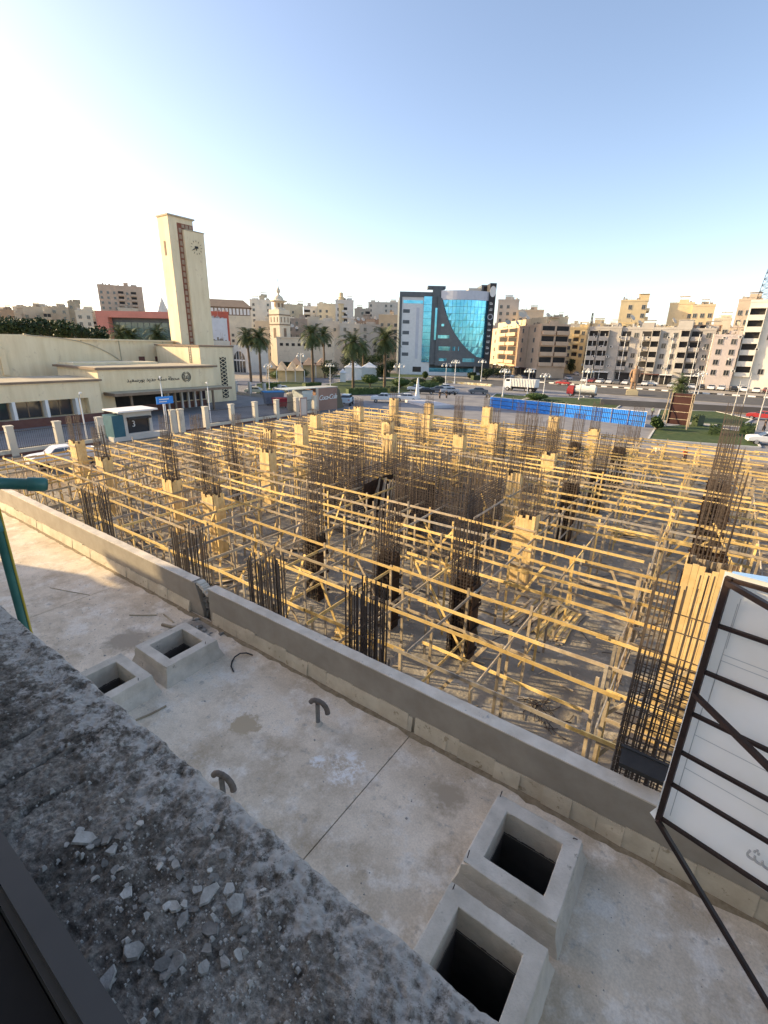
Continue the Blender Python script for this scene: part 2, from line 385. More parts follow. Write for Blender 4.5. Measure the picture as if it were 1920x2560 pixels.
lawn(px([(1240,985),(1330,992),(1300,1002),(1220,1000)]), '')

# ================================================================== the building the photograph is taken from
b = MB()
b.box(-23.95, 40, -14, -0.12, 0, 8.6)
b.box(-23.95, 40, -14, -0.45, 8.6, 12.6)
hb = thing('viewing_building', 'rendered building whose ledge and window the view is taken from', 'building')
b.build('wall', 'render', hb)
# weathered ledge: dense displaced top where it is close, plain slab further along
b = MB()
cr = [(G(0,1964,8.9), G(70,1925,8.9), G(169,1861,8.9)), (G(0,1862,8.9), G(60,1835,8.9), G(115,1795,8.9)), (G(60,2030,8.9), G(130,1985,8.9), G(200,1950,8.9))]
def crack(x, y):
    dmin = 9
    for c in cr:
        for i in range(len(c)-1):
            a, e = c[i], c[i+1]; dx, dy = e.x-a.x, e.y-a.y; t = max(0, min(1, ((x-a.x)*dx+(y-a.y)*dy)/(dx*dx+dy*dy)))
            dmin = min(dmin, math.hypot(x-a.x-t*dx, y-a.y-t*dy))
    return dmin
def ledge_h(x, y):
    p = Vector((x, y, 0)); return .010*noise.noise(p*5) + .007*noise.noise(p*17+Vector((3,1,0))) + .006*noise.noise(p*48) + .0035*noise.noise(p*95)
nx, ny = 820, 134; x0, x1, y0, y1 = -2.9, 0.75, 0.02, 0.528
for j in range(ny+1):
    for i in range(nx+1):
        x = x0+(x1-x0)*i/nx; y = y0+(y1-y0)*j/ny
        p = Vector((x, y, 0))
        h = ledge_h(x, y)
        pit = noise.noise(p*34+Vector((9,4,2)))
        if pit > .38: h -= .03*(pit-.38)
        dc = crack(x, y)+.004*noise.noise(p*70)
        if dc < .010: h -= .02*(1-dc/.010)
        e = max(0, (y-(y1-.018))/.018); h -= .020*e*e
        yy = y + (.006*noise.noise(Vector((x*9, 0, 5)))+.004*noise.noise(Vector((x*40, 0, 7))))*(j/ny)**3
        b.v.append((x, yy, 8.9+h))
for j in range(ny):
    for i in range(nx):
        a = j*(nx+1)+i; b.f.append((a, a+1, a+nx+2, a+nx+1)); b.m.append(0)
for i in range(nx):
    a = ny*(nx+1)+i; va, vb = b.v[a], b.v[a+1]
    b.quad(va, vb, (vb[0], vb[1]-.004, 8.74), (va[0], va[1]-.004, 8.74))
led = b.build('ledge', 'ledgetop', hb, smooth=False, label='rough lichen grey concrete ledge with cracks')
b = MB(); b.box(-23.95, -2.9, -.118, .526, 8.74, 8.9); b.box(.75, 20, -.118, .526, 8.74, 8.9); b.box(-2.9, .75, -.118, .02, 8.74, 8.895); b.box(-2.9,.75,.02,.51,8.735,8.74)
b.build('ledge_run', 'ledgetop', hb)
# dark steel window rail right below the lens, sill behind it coloured near-black for the interior shadow
wf = thing('window_rail', 'blurred dark grey steel window rail in the lower left corner', 'window frame', (0, .1, 9.05))
b = MB(); b.box(-2.2, .4, -.018, .018, -.06, .06); b.box(-2.2,.4,-.028,-.018,-.08,.03); b.build('rail', 'frame', wf)
b = MB(); b.box(-2.2, .4, -.20, -.03, -.14, -.01); b.build('sill', 'black', wf)

# ------------------------------------------------------------------ flakes of concrete lying on the ledge
CH = [(790,985,90),(630,350,55),(660,400,65),(715,320,55),(500,330,110),(575,345,42),(1040,470,50),(1015,430,42),(945,485,42),(1240,510,32),(1265,545,62),(1245,575,42),(1355,615,70),(1235,655,90),(1385,710,105),(1080,800,75),(1030,725,72),(985,725,42),(1090,710,52),(1240,850,85),(1440,860,52),(1445,910,42),(1225,985,62),(1000,1005,52),(1045,1060,82),(965,1070,80),(980,1130,62),(1200,1095,66),(1335,1055,62),(1410,1010,52),(630,1160,80),(870,790,42),(800,720,32),(855,680,52),(750,640,62),(930,690,28),(395,355,32),(535,380,32),(1310,995,32),(1420,795,28),(1510,865,32),(1150,735,42),(680,510,42),(715,510,32),(1100,620,40),(1170,620,50),(1060,540,50),(760,260,45),(830,240,40),(1130,180,60),(1190,250,50),(1320,430,45),(620,470,45),(560,560,35),(1560,620,30),(1590,760,26),(470,280,50),(1280,260,40)]
def flake(w, k):
    r = random.Random(k); n = r.randint(5, 7); b = MB(); pts = []
    for i in range(n):
        t = 2*math.pi*(i+r.uniform(-.3,.3))/n; rad = r.uniform(.36,.56); pts.append((w*rad*math.cos(t)*r.uniform(.8,1.1), w*rad*math.sin(t)*.72))
    th = w*r.uniform(.10,.2)
    i0 = len(b.v)
    for x, y in pts: b.v.append((x, y, 0))
    for x, y in pts: b.v.append((x*.9, y*.9, th*r.uniform(.75,1.2)))
    b.f.append(tuple(i0+n+k2 for k2 in range(n))); b.m.append(0)
    for q in range(n):
        q2 = (q+1) % n; b.f.append((i0+q, i0+q2, i0+n+q2, i0+n+q)); b.m.append(0)
    return b
for k, (cx, cy, ww) in enumerate(CH):
    p = G(cx*.4219, 1960+cy*.4219, 8.905); d = (p-EYE).length
    lab = 'grey concrete flake lying on the rough ledge in the lower left'
    if k == 0: lab = 'largest pale square flake alone near the window rail'
    elif k == 4: lab = 'long narrow dark splinter beside a group of pale flakes on the ledge'
    elif k == 14: lab = 'dark triangular flake on the ledge nearest its right edge'
    elif k == 30: lab = 'rounded greenish grey flake lying closest to the window rail'
    o = flake(ww*.4219/F*d*1.12, k).build('concrete_flake', 'chip', None, (p.x, p.y, 8.902+ledge_h(p.x, p.y)), label=lab, cat='debris', group='flakes on the ledge')
    o.rotation_euler = (rj(.25), rj(.25), random.uniform(0, 6.28))
b = MB()
for k in range(1500):
    x = random.uniform(-1.8, .3); y = random.uniform(.12, .47)
    if random.random() < .6: x = random.gauss(-.62, .25); y = random.gauss(.27, .08)
    if y > .475 or y < .08: continue
    s = random.uniform(.0008, .0026)*(1 if random.random() < .88 else 2.6); z = 8.9+ledge_h(x, y)+s*.5
    b.hexa([(x-s+rj(s*.5),y-s,z-s),(x+s,y-s+rj(s*.5),z-s),(x+s,y+s,z-s),(x-s,y+s,z-s),(x-s*.6,y-s*.5,z+s*.6),(x+s*.6,y-s*.6,z+s*.4),(x+s*.5,y+s*.6,z+s*.7),(x-s*.6,y+s*.5,z+s*.5)])
b.build('grit', 'chip', None, kind='stuff', label='fine concrete grit scattered over the ledge', cat='grit')

# ------------------------------------------------------------------ green pipe rail at the left edge
gp = G(45, 1590, 8.7); 
gr = thing('pipe_rail', 'dark green steel pipe post and rail with yellow conduit at the left edge', 'railing', (0,0,0))
pb = far(30, 1450, 2.35)
b = MB(); b.tube([(pb.x, pb.y, 8.0), (pb.x, pb.y, 9.9)], .0165, 16); b.build('post', 'green', gr, smooth=True)
b = MB(); b.tube([(pb.x, pb.y, 9.265), (pb.x, pb.y, 9.36)], .0205, 16); b.build('coupling', 'green', gr, smooth=True)
dv = Vector((.80,.60,0)); side = Vector((-pb.y, pb.x, 0)).normalized()*-1
b = MB(); q = Vector((pb.x, pb.y, 0))+side*.0185+Vector((-pb.x,-pb.y,0)).normalized()*.008
b.tube([(q.x, q.y, 8.0), (q.x, q.y, 9.9)], .0045, 10); b.build('yellow_conduit', 'yellow', gr, smooth=True)
ha = far(-90, 1206, 2.6); hbp = far(104, 1211, 2.6)
hbp.z = hbp.z
b = MB(); b.tube([ha, hbp], .026, 16); b.build('rail', 'green', gr, smooth=True)
dd = (hbp-ha).normalized()
b = MB(); b.tube([hbp-dd*.055, hbp-dd*.05, hbp+dd*.01, hbp+dd*.022], [.026,.0325,.0325,.024], 16); b.build('end_cap', 'green', gr, smooth=True)

# ================================================================== TERRACE
TZ = 4.45
HATCH = [(-.79, 3.955), (-.79, 2.70), (-7.28, 3.87), (-7.28, 2.62)]
ter = ob('terrace', None, None, (0,0,0), kind='structure')
def panel(xa, xb):
    xs = sorted({xa, xb, *[v for hx, hy in HATCH for v in (hx-.325, hx+.325) if xa < hx < xb]})
    ys = sorted({-.118, 5.02, *[v for hx, hy in HATCH for v in (hy-.325, hy+.325) if xa < hx < xb]})
    b = MB()
    for i in range(len(xs)-1):
        for j in range(len(ys)-1):
            cx, cy = (xs[i]+xs[i+1])/2, (ys[j]+ys[j+1])/2
            if any(abs(cx-hx) < .32 and abs(cy-hy) < .32 for hx, hy in HATCH): continue
            b.quad((xs[i],ys[j],TZ),(xs[i+1],ys[j],TZ),(xs[i+1],ys[j+1],TZ),(xs[i],ys[j+1],TZ))
    for a in (xa, xb): b.quad((a,-.118,TZ),(a,5.02,TZ),(a,5.02,TZ-.05),(a,-.118,TZ-.05))
    b.build('slab_panel', 'terrace', ter)
cuts = [-40, -19.2, -14.92, -11.0, -2.85, 9, 20]
for a, c in zip(cuts, cuts[1:]): panel(a+.007, c-.007)
b = MB()
for a in cuts[1:-1]: b.box(a-.03, a+.03, -.118, 5.0, TZ-.06, TZ-.022)
b.build('joint_bed', 'shaft', ter)
b = MB(); b.box(-40, 20, 5.02, 5.17, 0, TZ-.06); b.box(-40.2, -40, -.118, 5.17, 0, TZ); b.build('retaining_wall', 'parapet', ter)
# dirt that has gathered along the foot of the parapet
b = MB(); x = -26.0
while x < 6:
    xe = x+.12; w1, w2 = [.05+.07*max(0, noise.noise(Vector((q*1.7, 2, 0)))+.5)+.04*noise.noise(Vector((q*9, 5, 0))) for q in (x, xe)]
    b.quad((x,4.955-w1,TZ+.0016),(xe,4.955-w2,TZ+.0016),(xe,4.975,TZ+.012),(x,4.975,TZ+.012)); x = xe
M['dirt'] = mat('gathered dirt', (.20,.155,.095), (.34,.275,.185), 9, .95, .5, 60)
b.build('dirt_line', 'dirt', ter)
# ------------------------------------------------------------------ parapet with skirting, broken open in one place
pw = thing('parapet_wall', 'low cement rendered parapet wall with broken gap along the terrace edge', 'wall', (0,0,0))
YF, YB, PT = 5.0, 5.19, 5.215
def wallseg(xa, xb, jag=None):
    b = MB()
    n = max(2, int((xb-xa)/.25)); top = []; 
    for i in range(n+1):
        x = xa+(xb-xa)*i/n; dz = .006*noise.noise(Vector((x*2.1, 3, 0))); top.append((x, dz))
    for i in range(n):
        (x, d1), (x2, d2) = top[i], top[i+1]
        b.quad((x,YF,TZ-.05),(x2,YF,TZ-.05),(x2,YF+rj(.002),PT+d2),(x,YF,PT+d1))
        b.quad((x,YB,PT+d1),(x2,YB,PT+d2),(x2,YB,0.02),(x,YB,0.02))
    b.quad((xa,YF,TZ-.05),(xa,YF,PT),(xa,YB,PT),(xa,YB,TZ-.05)); b.quad((xb,YF,TZ-.05),(xb,YB,TZ-.05),(xb,YB,PT),(xb,YF,PT))
    o = b.build('wall', 'parapet', pw)
    b = MB(); n = max(3, int((xb-xa)/.12))
    for i in range(n):
        x, x2 = xa+(xb-xa)*i/n, xa+(xb-xa)*(i+1)/n
        f = lambda X, Y: PT+.012+.008*noise.noise(Vector((X*3, Y*8, 1)))+.004*noise.noise(Vector((X*20, Y*20, 1)))
        e1 = .008*noise.noise(Vector((x*6, 9, 0))); e2 = .008*noise.noise(Vector((x2*6, 9, 0)))
        ys = [YF-.004, YF+.05, YF+.10, YF+.15]
        A = [(x, y, f(x, y)) for y in ys]+[(x, YB+.012+e1, f(x, YB))]; B = [(x2, y, f(x2, y)) for y in ys]+[(x2, YB+.012+e2, f(x2, YB))]
        for q in range(4): b.quad(A[q], B[q], B[q+1], A[q+1])
        b.quad((x,YF-.004,PT-.006),(x2,YF-.004,PT-.006),B[0],A[0]); b.quad(A[4],B[4],(x2,YB+.012+e2,PT-.03),(x,YB+.012+e1,PT-.03))
    b.build('coping', 'coping', pw)
GX0, GX1 = -8.12, -7.88
wallseg(-40, GX0-.28); wallseg(GX1+.0, 20)
# broken end: stub that narrows downward, rough core, cap hanging over
b = MB()
prof = [(GX0-.28, TZ), (GX0-.02, TZ), (GX0-.0, TZ+.15), (GX0-.07, TZ+.36), (GX0-.10, TZ+.5), (GX0-.2, TZ+.765), (GX0-.28, TZ+.765)]
b.prism(prof, YF, YB); b.build('broken_end', 'parapet', pw)
b = MB()
for k in range(9):
    x = GX0-.16+k*.035; z = PT-.03-.02*k+rj(.015)
    b.hexa([(x,YF+.01+rj(.02),z),(x+.05,YF+.02,z-.02),(x+.05,YB+.03,z-.02),(x,YB+.02,z),(x+rj(.01),YF+.02,z+.05+rj(.01)),(x+.05,YF+.03,z+.04+rj(.02)),(x+.05,YB,z+.04),(x,YB,z+.06)])
b.build('broken_cap', 'coping', pw)
b = MB()
for k in range(40):
    t = random.random(); x = GX0-.05+t*.2; z = TZ+random.random()*.5; s = random.uniform(.02,.05); y = random.uniform(YF+.07, YB-.02)
    b.hexa([(x-s,y-s,z-s),(x+s,y-s,z-s),(x+s,y+s,z-s),(x-s,y+s,z-s),(x-s*.5,y-s*.5,z+s),(x+s*.6,y-s*.6,z+s),(x+s*.4,y+s,z+s*.7),(x-s,y+s,z+s)])
b.box(GX0-.1, GX1+.02, YB-.03, YB, TZ-.05, TZ+.62)
b.build('exposed_core', 'chip', pw)
x = -24.0; k = 0
while x < 6:
    L = random.choice([.18,.26,.30,.36,.44,.55]); xe = x+L-.003
    if x < -2.86 < xe: xe = -2.875
    if not (GX0-.05 < x < GX1+.03 or GX0-.05 < xe < GX1+.03):
        h = .265+rj(.022); b = MB(); o1 = rj(.012); o2 = rj(.012); 
        pts = lambda X, o: [(X, 4.945+o, TZ-.01), (X, 4.962+o, TZ+h*.55), (X, 4.982, TZ+h), (X, 5.001, TZ+h-.004), (X, 5.001, TZ-.01)]
        A = pts(x, o1); B = pts(xe, o2); i0 = len(b.v); b.v += A+B
        for q in range(5): q2 = (q+1) % 5; b.f.append((i0+q, i0+5+q, i0+5+q2, i0+q2)); b.m.append(0)
        b.f.append((i0,i0+1,i0+2,i0+3,i0+4)); b.m.append(0); b.f.append((i0+9,i0+8,i0+7,i0+6,i0+5)); b.m.append(0)
        b.build('skirting_block', 'skirt', pw)
    x = xe+.003 if abs(xe+2.875) > .001 else -2.825; k += 1
# rubble by the gap, scattered crumbs
for k in range(34):
    x = random.gauss(-7.75, .33); y = random.gauss(4.62, .14)
    if y > 4.90: y = 4.88-random.random()*.1
    s = random.uniform(.02, .075); b = MB()
    b.hexa([(-s+rj(s*.4),-s,0),(s,-s+rj(s*.4),0),(s,s*.7,0),(-s,s,0),(-s*.7,-s*.6,s*.7),(s*.7,-s*.7+rj(s*.3),s*.9),(s*.5,s*.6,s*.6),(-s*.6,s*.6,s*.8)])
    o = b.build('rubble_piece', 'chip', None, (x, y, TZ+.002), label='lump of broken cement below the gap in the parapet', cat='rubble', group='rubble below the parapet gap')
    o.rotation_euler = (rj(.2), rj(.2), rj(3))
b = MB()
for k in range(520):
    if random.random() < .4: x = random.gauss(-9.2, 1.2); y = random.uniform(2.2, 4.8)
    else: x = random.uniform(-15, 2.5); y = random.uniform(.9, 4.8)
    if any(abs(x-hx) < .62 and abs(y-hy) < .62 for hx, hy in HATCH): continue
    s = random.uniform(.002, .010)*(1 if random.random() < .93 else 1.8)
    b.hexa([(x-s,y-s+rj(s*.5),TZ),(x+s,y-s,TZ),(x+s,y+s,TZ),(x-s,y+s+rj(s*.5),TZ),(x-s*.5,y-s*.5,TZ+s),(x+s*.6,y-s*.5,TZ+s*.8),(x+s*.5,y+s*.6,TZ+s*.7),(x-s*.6,y+s*.5,TZ+s)])
b.build('terrace_crumbs', 'chip', None, kind='stuff', label='crumbs of mortar and grit on the terrace', cat='grit')
# sticks, hose, offcuts
for (a, c, r, lab) in [((-6.42,2.59),(-6.33,3.05),.016,'pale thin stick lying beside the two far floor hatches'), ((-11.0,4.0),(-12.1,3.6),.008,'dark thin twig lying in the sunny part of the terrace'), ((-9.0,4.45),(-9.45,4.1),.014,'broken lath near the rubble by the parapet gap'), ((-8.55,4.3),(-8.2,4.42),.03,'flat broken cement strip by the parapet gap'), ((-8.9,4.55),(-8.45,4.5),.016,'second broken lath against the foot of the parapet')]:
    b = MB(); m = [((a[0]+c[0])/2+.02), ((a[1]+c[1])/2)]
    b.tube([(a[0],a[1],TZ+r*.8),(m[0],m[1],TZ+r*.9),(c[0],c[1],TZ+r*.8)], r, 6); b.build('loose_stick', 'wood2', None, label=lab, cat='stick', group='sticks on the terrace')
b = MB(); hp = [(-6.25,4.74),(-6.38,4.70),(-6.46,4.62),(-6.47,4.50),(-6.42,4.40),(-6.33,4.31),(-6.16,4.23)]
b.tube([(x, y, TZ+.03+.02*math.sin(i)) for i, (x, y) in enumerate(hp)], .013, 8); b.build('bent_conduit', 'iron', None, smooth=True, label='curved dark piece of conduit lying by the parapet foot', cat='conduit')
# floor hatches
for i, (hx, hy) in enumerate(HATCH):
    lab = ['concrete floor hatch nearer the parapet of the close pair, square opening', 'closest concrete floor hatch, partly cut off by the ledge', 'far left concrete floor hatch next to the parapet gap', 'far left concrete floor hatch partly hidden by the ledge'][i]
    t = thing('floor_hatch', lab, 'hatch', (hx, hy, TZ), 0, 'square floor hatches')
    a, c, h, g = .565, .50, .35, .327
    b = MB()
    K = 12
    def ring(r, z, amp, seed, chip=0.0):
        out = []
        for q in range(4):
            for k in range(K):
                f = -1+2*k/K; x_, y_ = [(f,-1),(1,f),(-f,1),(-1,-f)][q]; v3 = Vector((x_*3+seed, y_*3, i*7.7)); dn = noise.noise(v3*1.3)*amp+noise.noise(v3*4)*amp*.6
                cr_ = chip*(max(0, noise.noise(v3*2.2+Vector((5,5,5)))-.25)+(.5 if k == 0 and random.random() < .6 else 0))
                out.append((x_*(r+dn-cr_*.5), y_*(r+dn-cr_*.5), z+noise.noise(v3*3+Vector((9,0,0)))*amp*.8-cr_))
        return out
    rings = [ring(a+.02, 0, .012, 1), ring(a-.045, .17, .008, 2), ring(c+.008, h-.055, .006, 3), ring(c+.002, h-.004, .004, 3, .05), ring(c-.006, h, .003, 4), ring(g+.006, h, .003, 5), ring(g, h-.005, .003, 6, .03), ring(g, .02, 0, 7)]
    i0 = len(b.v)
    for r_ in rings: b.v += r_
    N4 = 4*K
    for r_ in range(len(rings)-1):
        for k in range(N4):
            k2 = (k+1) % N4; b.f.append((i0+r_*N4+k, i0+r_*N4+k2, i0+(r_+1)*N4+k2, i0+(r_+1)*N4+k)); b.m.append(0)
    b.build('kerb', 'hatchc', t)
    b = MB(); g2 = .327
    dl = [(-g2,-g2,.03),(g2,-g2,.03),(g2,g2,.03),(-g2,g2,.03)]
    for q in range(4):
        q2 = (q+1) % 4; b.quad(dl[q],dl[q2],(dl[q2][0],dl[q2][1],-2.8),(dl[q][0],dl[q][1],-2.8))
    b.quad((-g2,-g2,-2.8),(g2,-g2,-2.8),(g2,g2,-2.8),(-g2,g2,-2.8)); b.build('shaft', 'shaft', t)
    for (wx, wy, wz) in ([(-.47,.47,.1),(-.47,-.44,.12),(.40,.46,.02)] if i == 0 else [(-.45,.44,.08)] if i == 1 else [(.44,.3,.05)]):
        b = MB(); b.tube([(wx,wy,h-.01),(wx+.01,wy,h+wz*.6),(wx+.05 if wz < .05 else wx+.015, wy, h+wz)], .006, 5); b.build('tie_wire', 'rebar', t)
# goose-neck vent pipes
def goose(loc, rz, lab):
    t = thing('vent_pipe', lab, 'vent pipe', loc, rz, 'vent pipes on the terrace')
    b = MB(); b.tube([(0,0,-.02),(0,0,.40)], .034, 14); b.build('riser', 'gpipe', t, smooth=True)
    b = MB(); b.lathe([(.075,0),(.06,.02),(.036,.05)], 12); b.build('mortar_collar', 'hatchc', t, smooth=True)
    b = MB(); b.tube([(-.105,0,.405),(-.085,0,.435),(-.045,0,.452),(.02,0,.44),(.08,0,.405),(.125,0,.345),(.15,0,.28),(.155,0,.225)], [.038,.038,.038,.038,.038,.039,.04,.041], 16); b.build('elbow', 'rustpipe', t, smooth=True)
    b = MB(); b.tube([(-.1062,0,.4032),(-.1058,0,.4038)], .029, 14); b.tube([(.1552,0,.2240),(.1552,0,.2232)], .032, 14); b.build('pipe_mouth', 'dark', t)  # dark discs paint the shade inside the open pipe ends
M['gpipe'] = mat('vent pipe grey', (.17,.165,.155), (.24,.23,.215), 12, .7)
M['rustpipe'] = mat('rusted elbow', (.13,.105,.085), (.21,.17,.14), 14, .8, .3, 90)
goose((-4.12, 4.23, TZ), R_(28), 'rusty goose-neck vent pipe standing in the middle of the terrace')
goose((-4.19, 2.55, TZ), R_(22), 'rusty goose-neck vent pipe half hidden by the ledge')

# ------------------------------------------------------------------ banner on a steel frame, seen from behind
sg = thing('banner_frame', 'white banner sheet on a dark brown steel frame seen from behind', 'sign', (0,0,0))
A0 = Vector((.31, 4.40, 5.68)); DX = Vector((.9571, -.2828, .0630)).normalized(); WB = 2.6
NB = DX.cross(Vector((0,0,1))).normalized()      # towards the camera side
if NB.y > 0: NB = -NB
def bp(s, z, off=0): return Vector((A0.x, A0.y, 0))+Vector((DX.x, DX.y, 0))*s+Vector((0,0,z+DX.z*s))+NB*off
zl = [5.68, 6.13, 6.52, 6.96, 7.41, 7.87, 8.29]
b = MB(); b.bar(bp(0,5.64), bp(0,8.31), .048, .048, up=NB); b.build('post', 'maroon', sg)
b = MB(); b.bar(bp(WB,5.4), bp(WB,8.31), .055, .055, up=NB); b.build('post', 'maroon', sg)
for z in zl:
    b = MB(); b.bar(bp(.024,z), bp(WB-.024,z), .031, .034, up=NB); b.build('rail', 'maroon', sg)
# sheet with slight sag between rails
b = MB(); ns, nz = 40, 48
for i in range(ns+1):
    for j in range(nz+1):
        s = -.045+(WB+.09)*i/ns; z = 5.62+(8.34-5.62)*j/nz
        q = bp(s, z, -.031-.010*abs(math.sin(math.pi*j/nz*6.0))-.006*noise.noise(Vector((s*3, z*3, 0)))*2)
        b.v.append(tuple(q))
for i in range(ns):
    for j in range(nz):
        a = i*(nz+1)+j; b.f.append((a, a+nz+1, a+nz+2, a+1)); b.m.append(0)
b.build('banner_sheet', 'banner', sg, smooth=True)
M['bluetop'] = mat('blue banner hem', (.30,.50,.80), None, rough=.6)
b = MB()
for i in range(12):
    s0, s1 = WB*i/12, WB*(i+1)/12
    b.quad(bp(s0,8.338,-.03), bp(s1,8.338,-.03), bp(s1,8.347,-.14), bp(s0,8.347,-.06-.08*min(1, i/3)))
b.build('banner_hem', 'bluetop', sg)
b = MB(); b.quad(bp(-.048,5.75,-.02), bp(-.046,6.1,-.02), bp(-.02,6.1,-.03), bp(-.02,5.66,-.03)); b.quad(bp(-.10,5.60,-.06), bp(-.048,5.75,-.02), bp(-.02,5.66,-.03), bp(-.03,5.56,-.05)); b.build('torn_edge', 'banner', sg)
# printed lines showing faintly through
M['ghost'] = mat('ghost print', (.50,.505,.505), None, rough=.75)
b = MB()
def gl(s0, z0, s1, z1, w=.006): b.bar(bp(s0,z0,-.024), bp(s1,z1,-.024), w, .002, up=NB)
gl(.075,5.75,.075,7.05); gl(.10,7.1,.10,8.1); gl(.10,7.62,2.3,7.62); gl(.10,7.1,.10,7.56); gl(.10,7.56,2.3,7.56); gl(.075,6.36,2.3,6.36); gl(.075,6.75,2.3,6.75); gl(.11,7.68,.11,8.15)
b.build('printed_rules', 'ghost', sg)
# braces from the frame back to the terrace
def brace(p, q, wd=.042):
    b = MB(); b.bar(p, q, wd, wd); b.build('brace', 'maroon', sg)
brace(bp(.0,5.66,.03), EYE+ray(1935,2535)*((TZ+.02-EYE.z)/ray(1935,2535).z))
q1 = EYE+ray(1990,1985)*(3.55/ray(1990,1985).y); brace(bp(.0,7.18,.03), q1)
q2 = EYE+ray(1990,1555)*(3.8/ray(1990,1555).y); brace(bp(.01,8.27,.03), q2)

GHOST = [('شركة دار', 1.0, 5.90, .20), ('المقا', 1.75, 5.93, .22), ('عدد', 1.55, 7.2, .16), ('بور', 1.3, 6.62, .15)]
# ================================================================== CONSTRUCTION SITE
M['greyw'] = mat('cement stained timber', (.25,.22,.18), (.42,.38,.32), 5, .9, .2, 60, rnd=.3, detail=7)
def stirrup_mesh(w, d, m, t=.012):
    def mk():
        b = MB(); x, y = w/2, d/2
        b.box(-x-t,x+t,-y-t,-y,-t/2,t/2); b.box(-x-t,x+t,y,y+t,-t/2,t/2); b.box(-x-t,-x,-y,y,-t/2,t/2); b.box(x,x+t,-y,y,-t/2,t/2)
        b.box(-x*.35,-x*.35+t,-y,y,-t/2+.02,t/2+.02); b.box(x*.35,x*.35+t,-y,y,-t/2-.02,t/2-.02)
        return b.mesh('stirrup', m)
    return cached(('stir', round(w,2), round(d,2), m, t), mk)
def cage(x, y, w, d, z0, z1, label, near=False, m='rust', dens=.2, zd=None, nb=None, lean=None, group='column rebar cages'):
    """rebar cage of one column: upright bars round the edge, stirrups close together low down and sparse above"""
    t = thing('column_cage', label, 'rebar cage', (x, y, z0), 0, group)
    lx, ly = lean or (rj(.012), rj(.012))
    nx_, ny_ = nb or (6, 4)
    pos = []
    for i in range(nx_):
        for s in (-1, 1): pos.append((-w/2+w*i/(nx_-1), s*d/2))
    for j in range(1, ny_-1):
        for s in (-1, 1): pos.append((s*w/2, -d/2+d*j/(ny_-1)))
    H = z1-z0; zd = (zd-z0) if zd else H*.55
    br = .0098 if near else .0085
    bars = []
    for (px_, py_) in pos:
        h = H-abs(random.gauss(0, .16)); bars.append(((px_, py_, 0), (px_+lx*H+rj(.03), py_+ly*H+rj(.03), h)))
        if random.random() < .6:
            o = .035; bars.append(((px_+o, py_+rj(.01), 0), (px_+o+lx*H*.6+rj(.03), py_+ly*H*.5, H*random.uniform(.5,.8))))
    zs = []; z = .08
    while z < H-.25:
        zs.append(z); z += dens if z < zd else dens*random.choice([2.2, 3.5, 5])
    if near:
        for a, c in bars: piece('upright_bar', m, Vector(a)+t.location, Vector(c)+t.location, br*2, br*2, t)
        sm = stirrup_mesh(w+.03, d+.03, m)
        for z in zs: ob('stirrup', sm, t, (lx*z, ly*z, z), (rj(.03), rj(.03), rj(.02)))
    else:
        b = MB()
        for a, c in bars: b.bar(a, c, br*2, br*2)
        b.build('upright_bars', m, t, kind='stuff')
        b = MB(); k = .012; X, Y = w/2+.02, d/2+.02
        for z in zs:
            ox, oy = lx*z+rj(.01), ly*z+rj(.01)
            b.bar((ox-X,oy-Y,z),(ox+X,oy-Y,z),k,k); b.bar((ox-X,oy+Y,z),(ox+X,oy+Y,z),k,k); b.bar((ox-X,oy-Y,z),(ox-X,oy+Y,z),k,k); b.bar((ox+X,oy-Y,z),(ox+X,oy+Y,z),k,k)
        b.build('stirrups', m, t, kind='stuff')
    return t
def planks(t, x0, y0, x1, y1, z1, m, pw=.14, th=.028, batten=True, bm='wood2', out=(0,-1)):
    """upright shuttering planks from (x0,y0) to (x1,y1), each a piece of its own, held by cross battens"""
    L = math.hypot(x1-x0, y1-y0); n = max(2, round(L/pw)); dx, dy = (x1-x0)/n, (y1-y0)/n
    for i in range(n):
        cx, cy = x0+dx*(i+.5), y0+dy*(i+.5); zt = z1+rj(.05)-(.16 if random.random() < .18 else 0); off = rj(.004)
        piece('plank', m, (t.location.x+cx+out[0]*off, t.location.y+cy+out[1]*off, .02), (t.location.x+cx+out[0]*off, t.location.y+cy+out[1]*off, zt), (L/n-.006) if abs(dx) > abs(dy) else th, th if abs(dx) > abs(dy) else (L/n-.006), t, up=(0,1,0))
    if batten:
        z = .35
        while z < z1-.2:
            o = .045
            piece('batten', bm, (t.location.x+x0+out[0]*o-dx*.4, t.location.y+y0+out[1]*o-dy*.4, z), (t.location.x+x1+out[0]*o+dx*.4, t.location.y+y1+out[1]*o+dy*.4, z+rj(.03)), .045, .08, t)
            z += random.uniform(.75, 1.0)
def form(x, y, w, d, z1, label, kind, bat=True):
    t = thing('column_formwork', label, 'formwork', (x, y, 0), 0, 'column shutters')
    X, Y = w/2+.06, d/2+.06
    if kind == 'wood':
        planks(t, -X, -Y, X, -Y, z1, 'ply', out=(0,-1), batten=bat); planks(t, -X, -Y+.03, -X, Y, z1, 'ply', out=(-1,0), batten=bat); planks(t, X, -Y+.03, X, Y, z1, 'ply', out=(1,0), batten=False); planks(t, -X+.03, Y, X-.03, Y, z1, 'wood2', out=(0,1), batten=False)
    else:
        planks(t, X, -Y, X, Y, z1, 'dply', .2, out=(1,0), batten=True, bm='dply'); planks(t, -X, Y, X-.03, Y, z1+.1, 'dply', .2, out=(0,1), batten=True, bm='dply')
        planks(t, -X, Y*.1, -X, Y, z1-.2, 'dply', .2, out=(-1,0), batten=False)
    return t
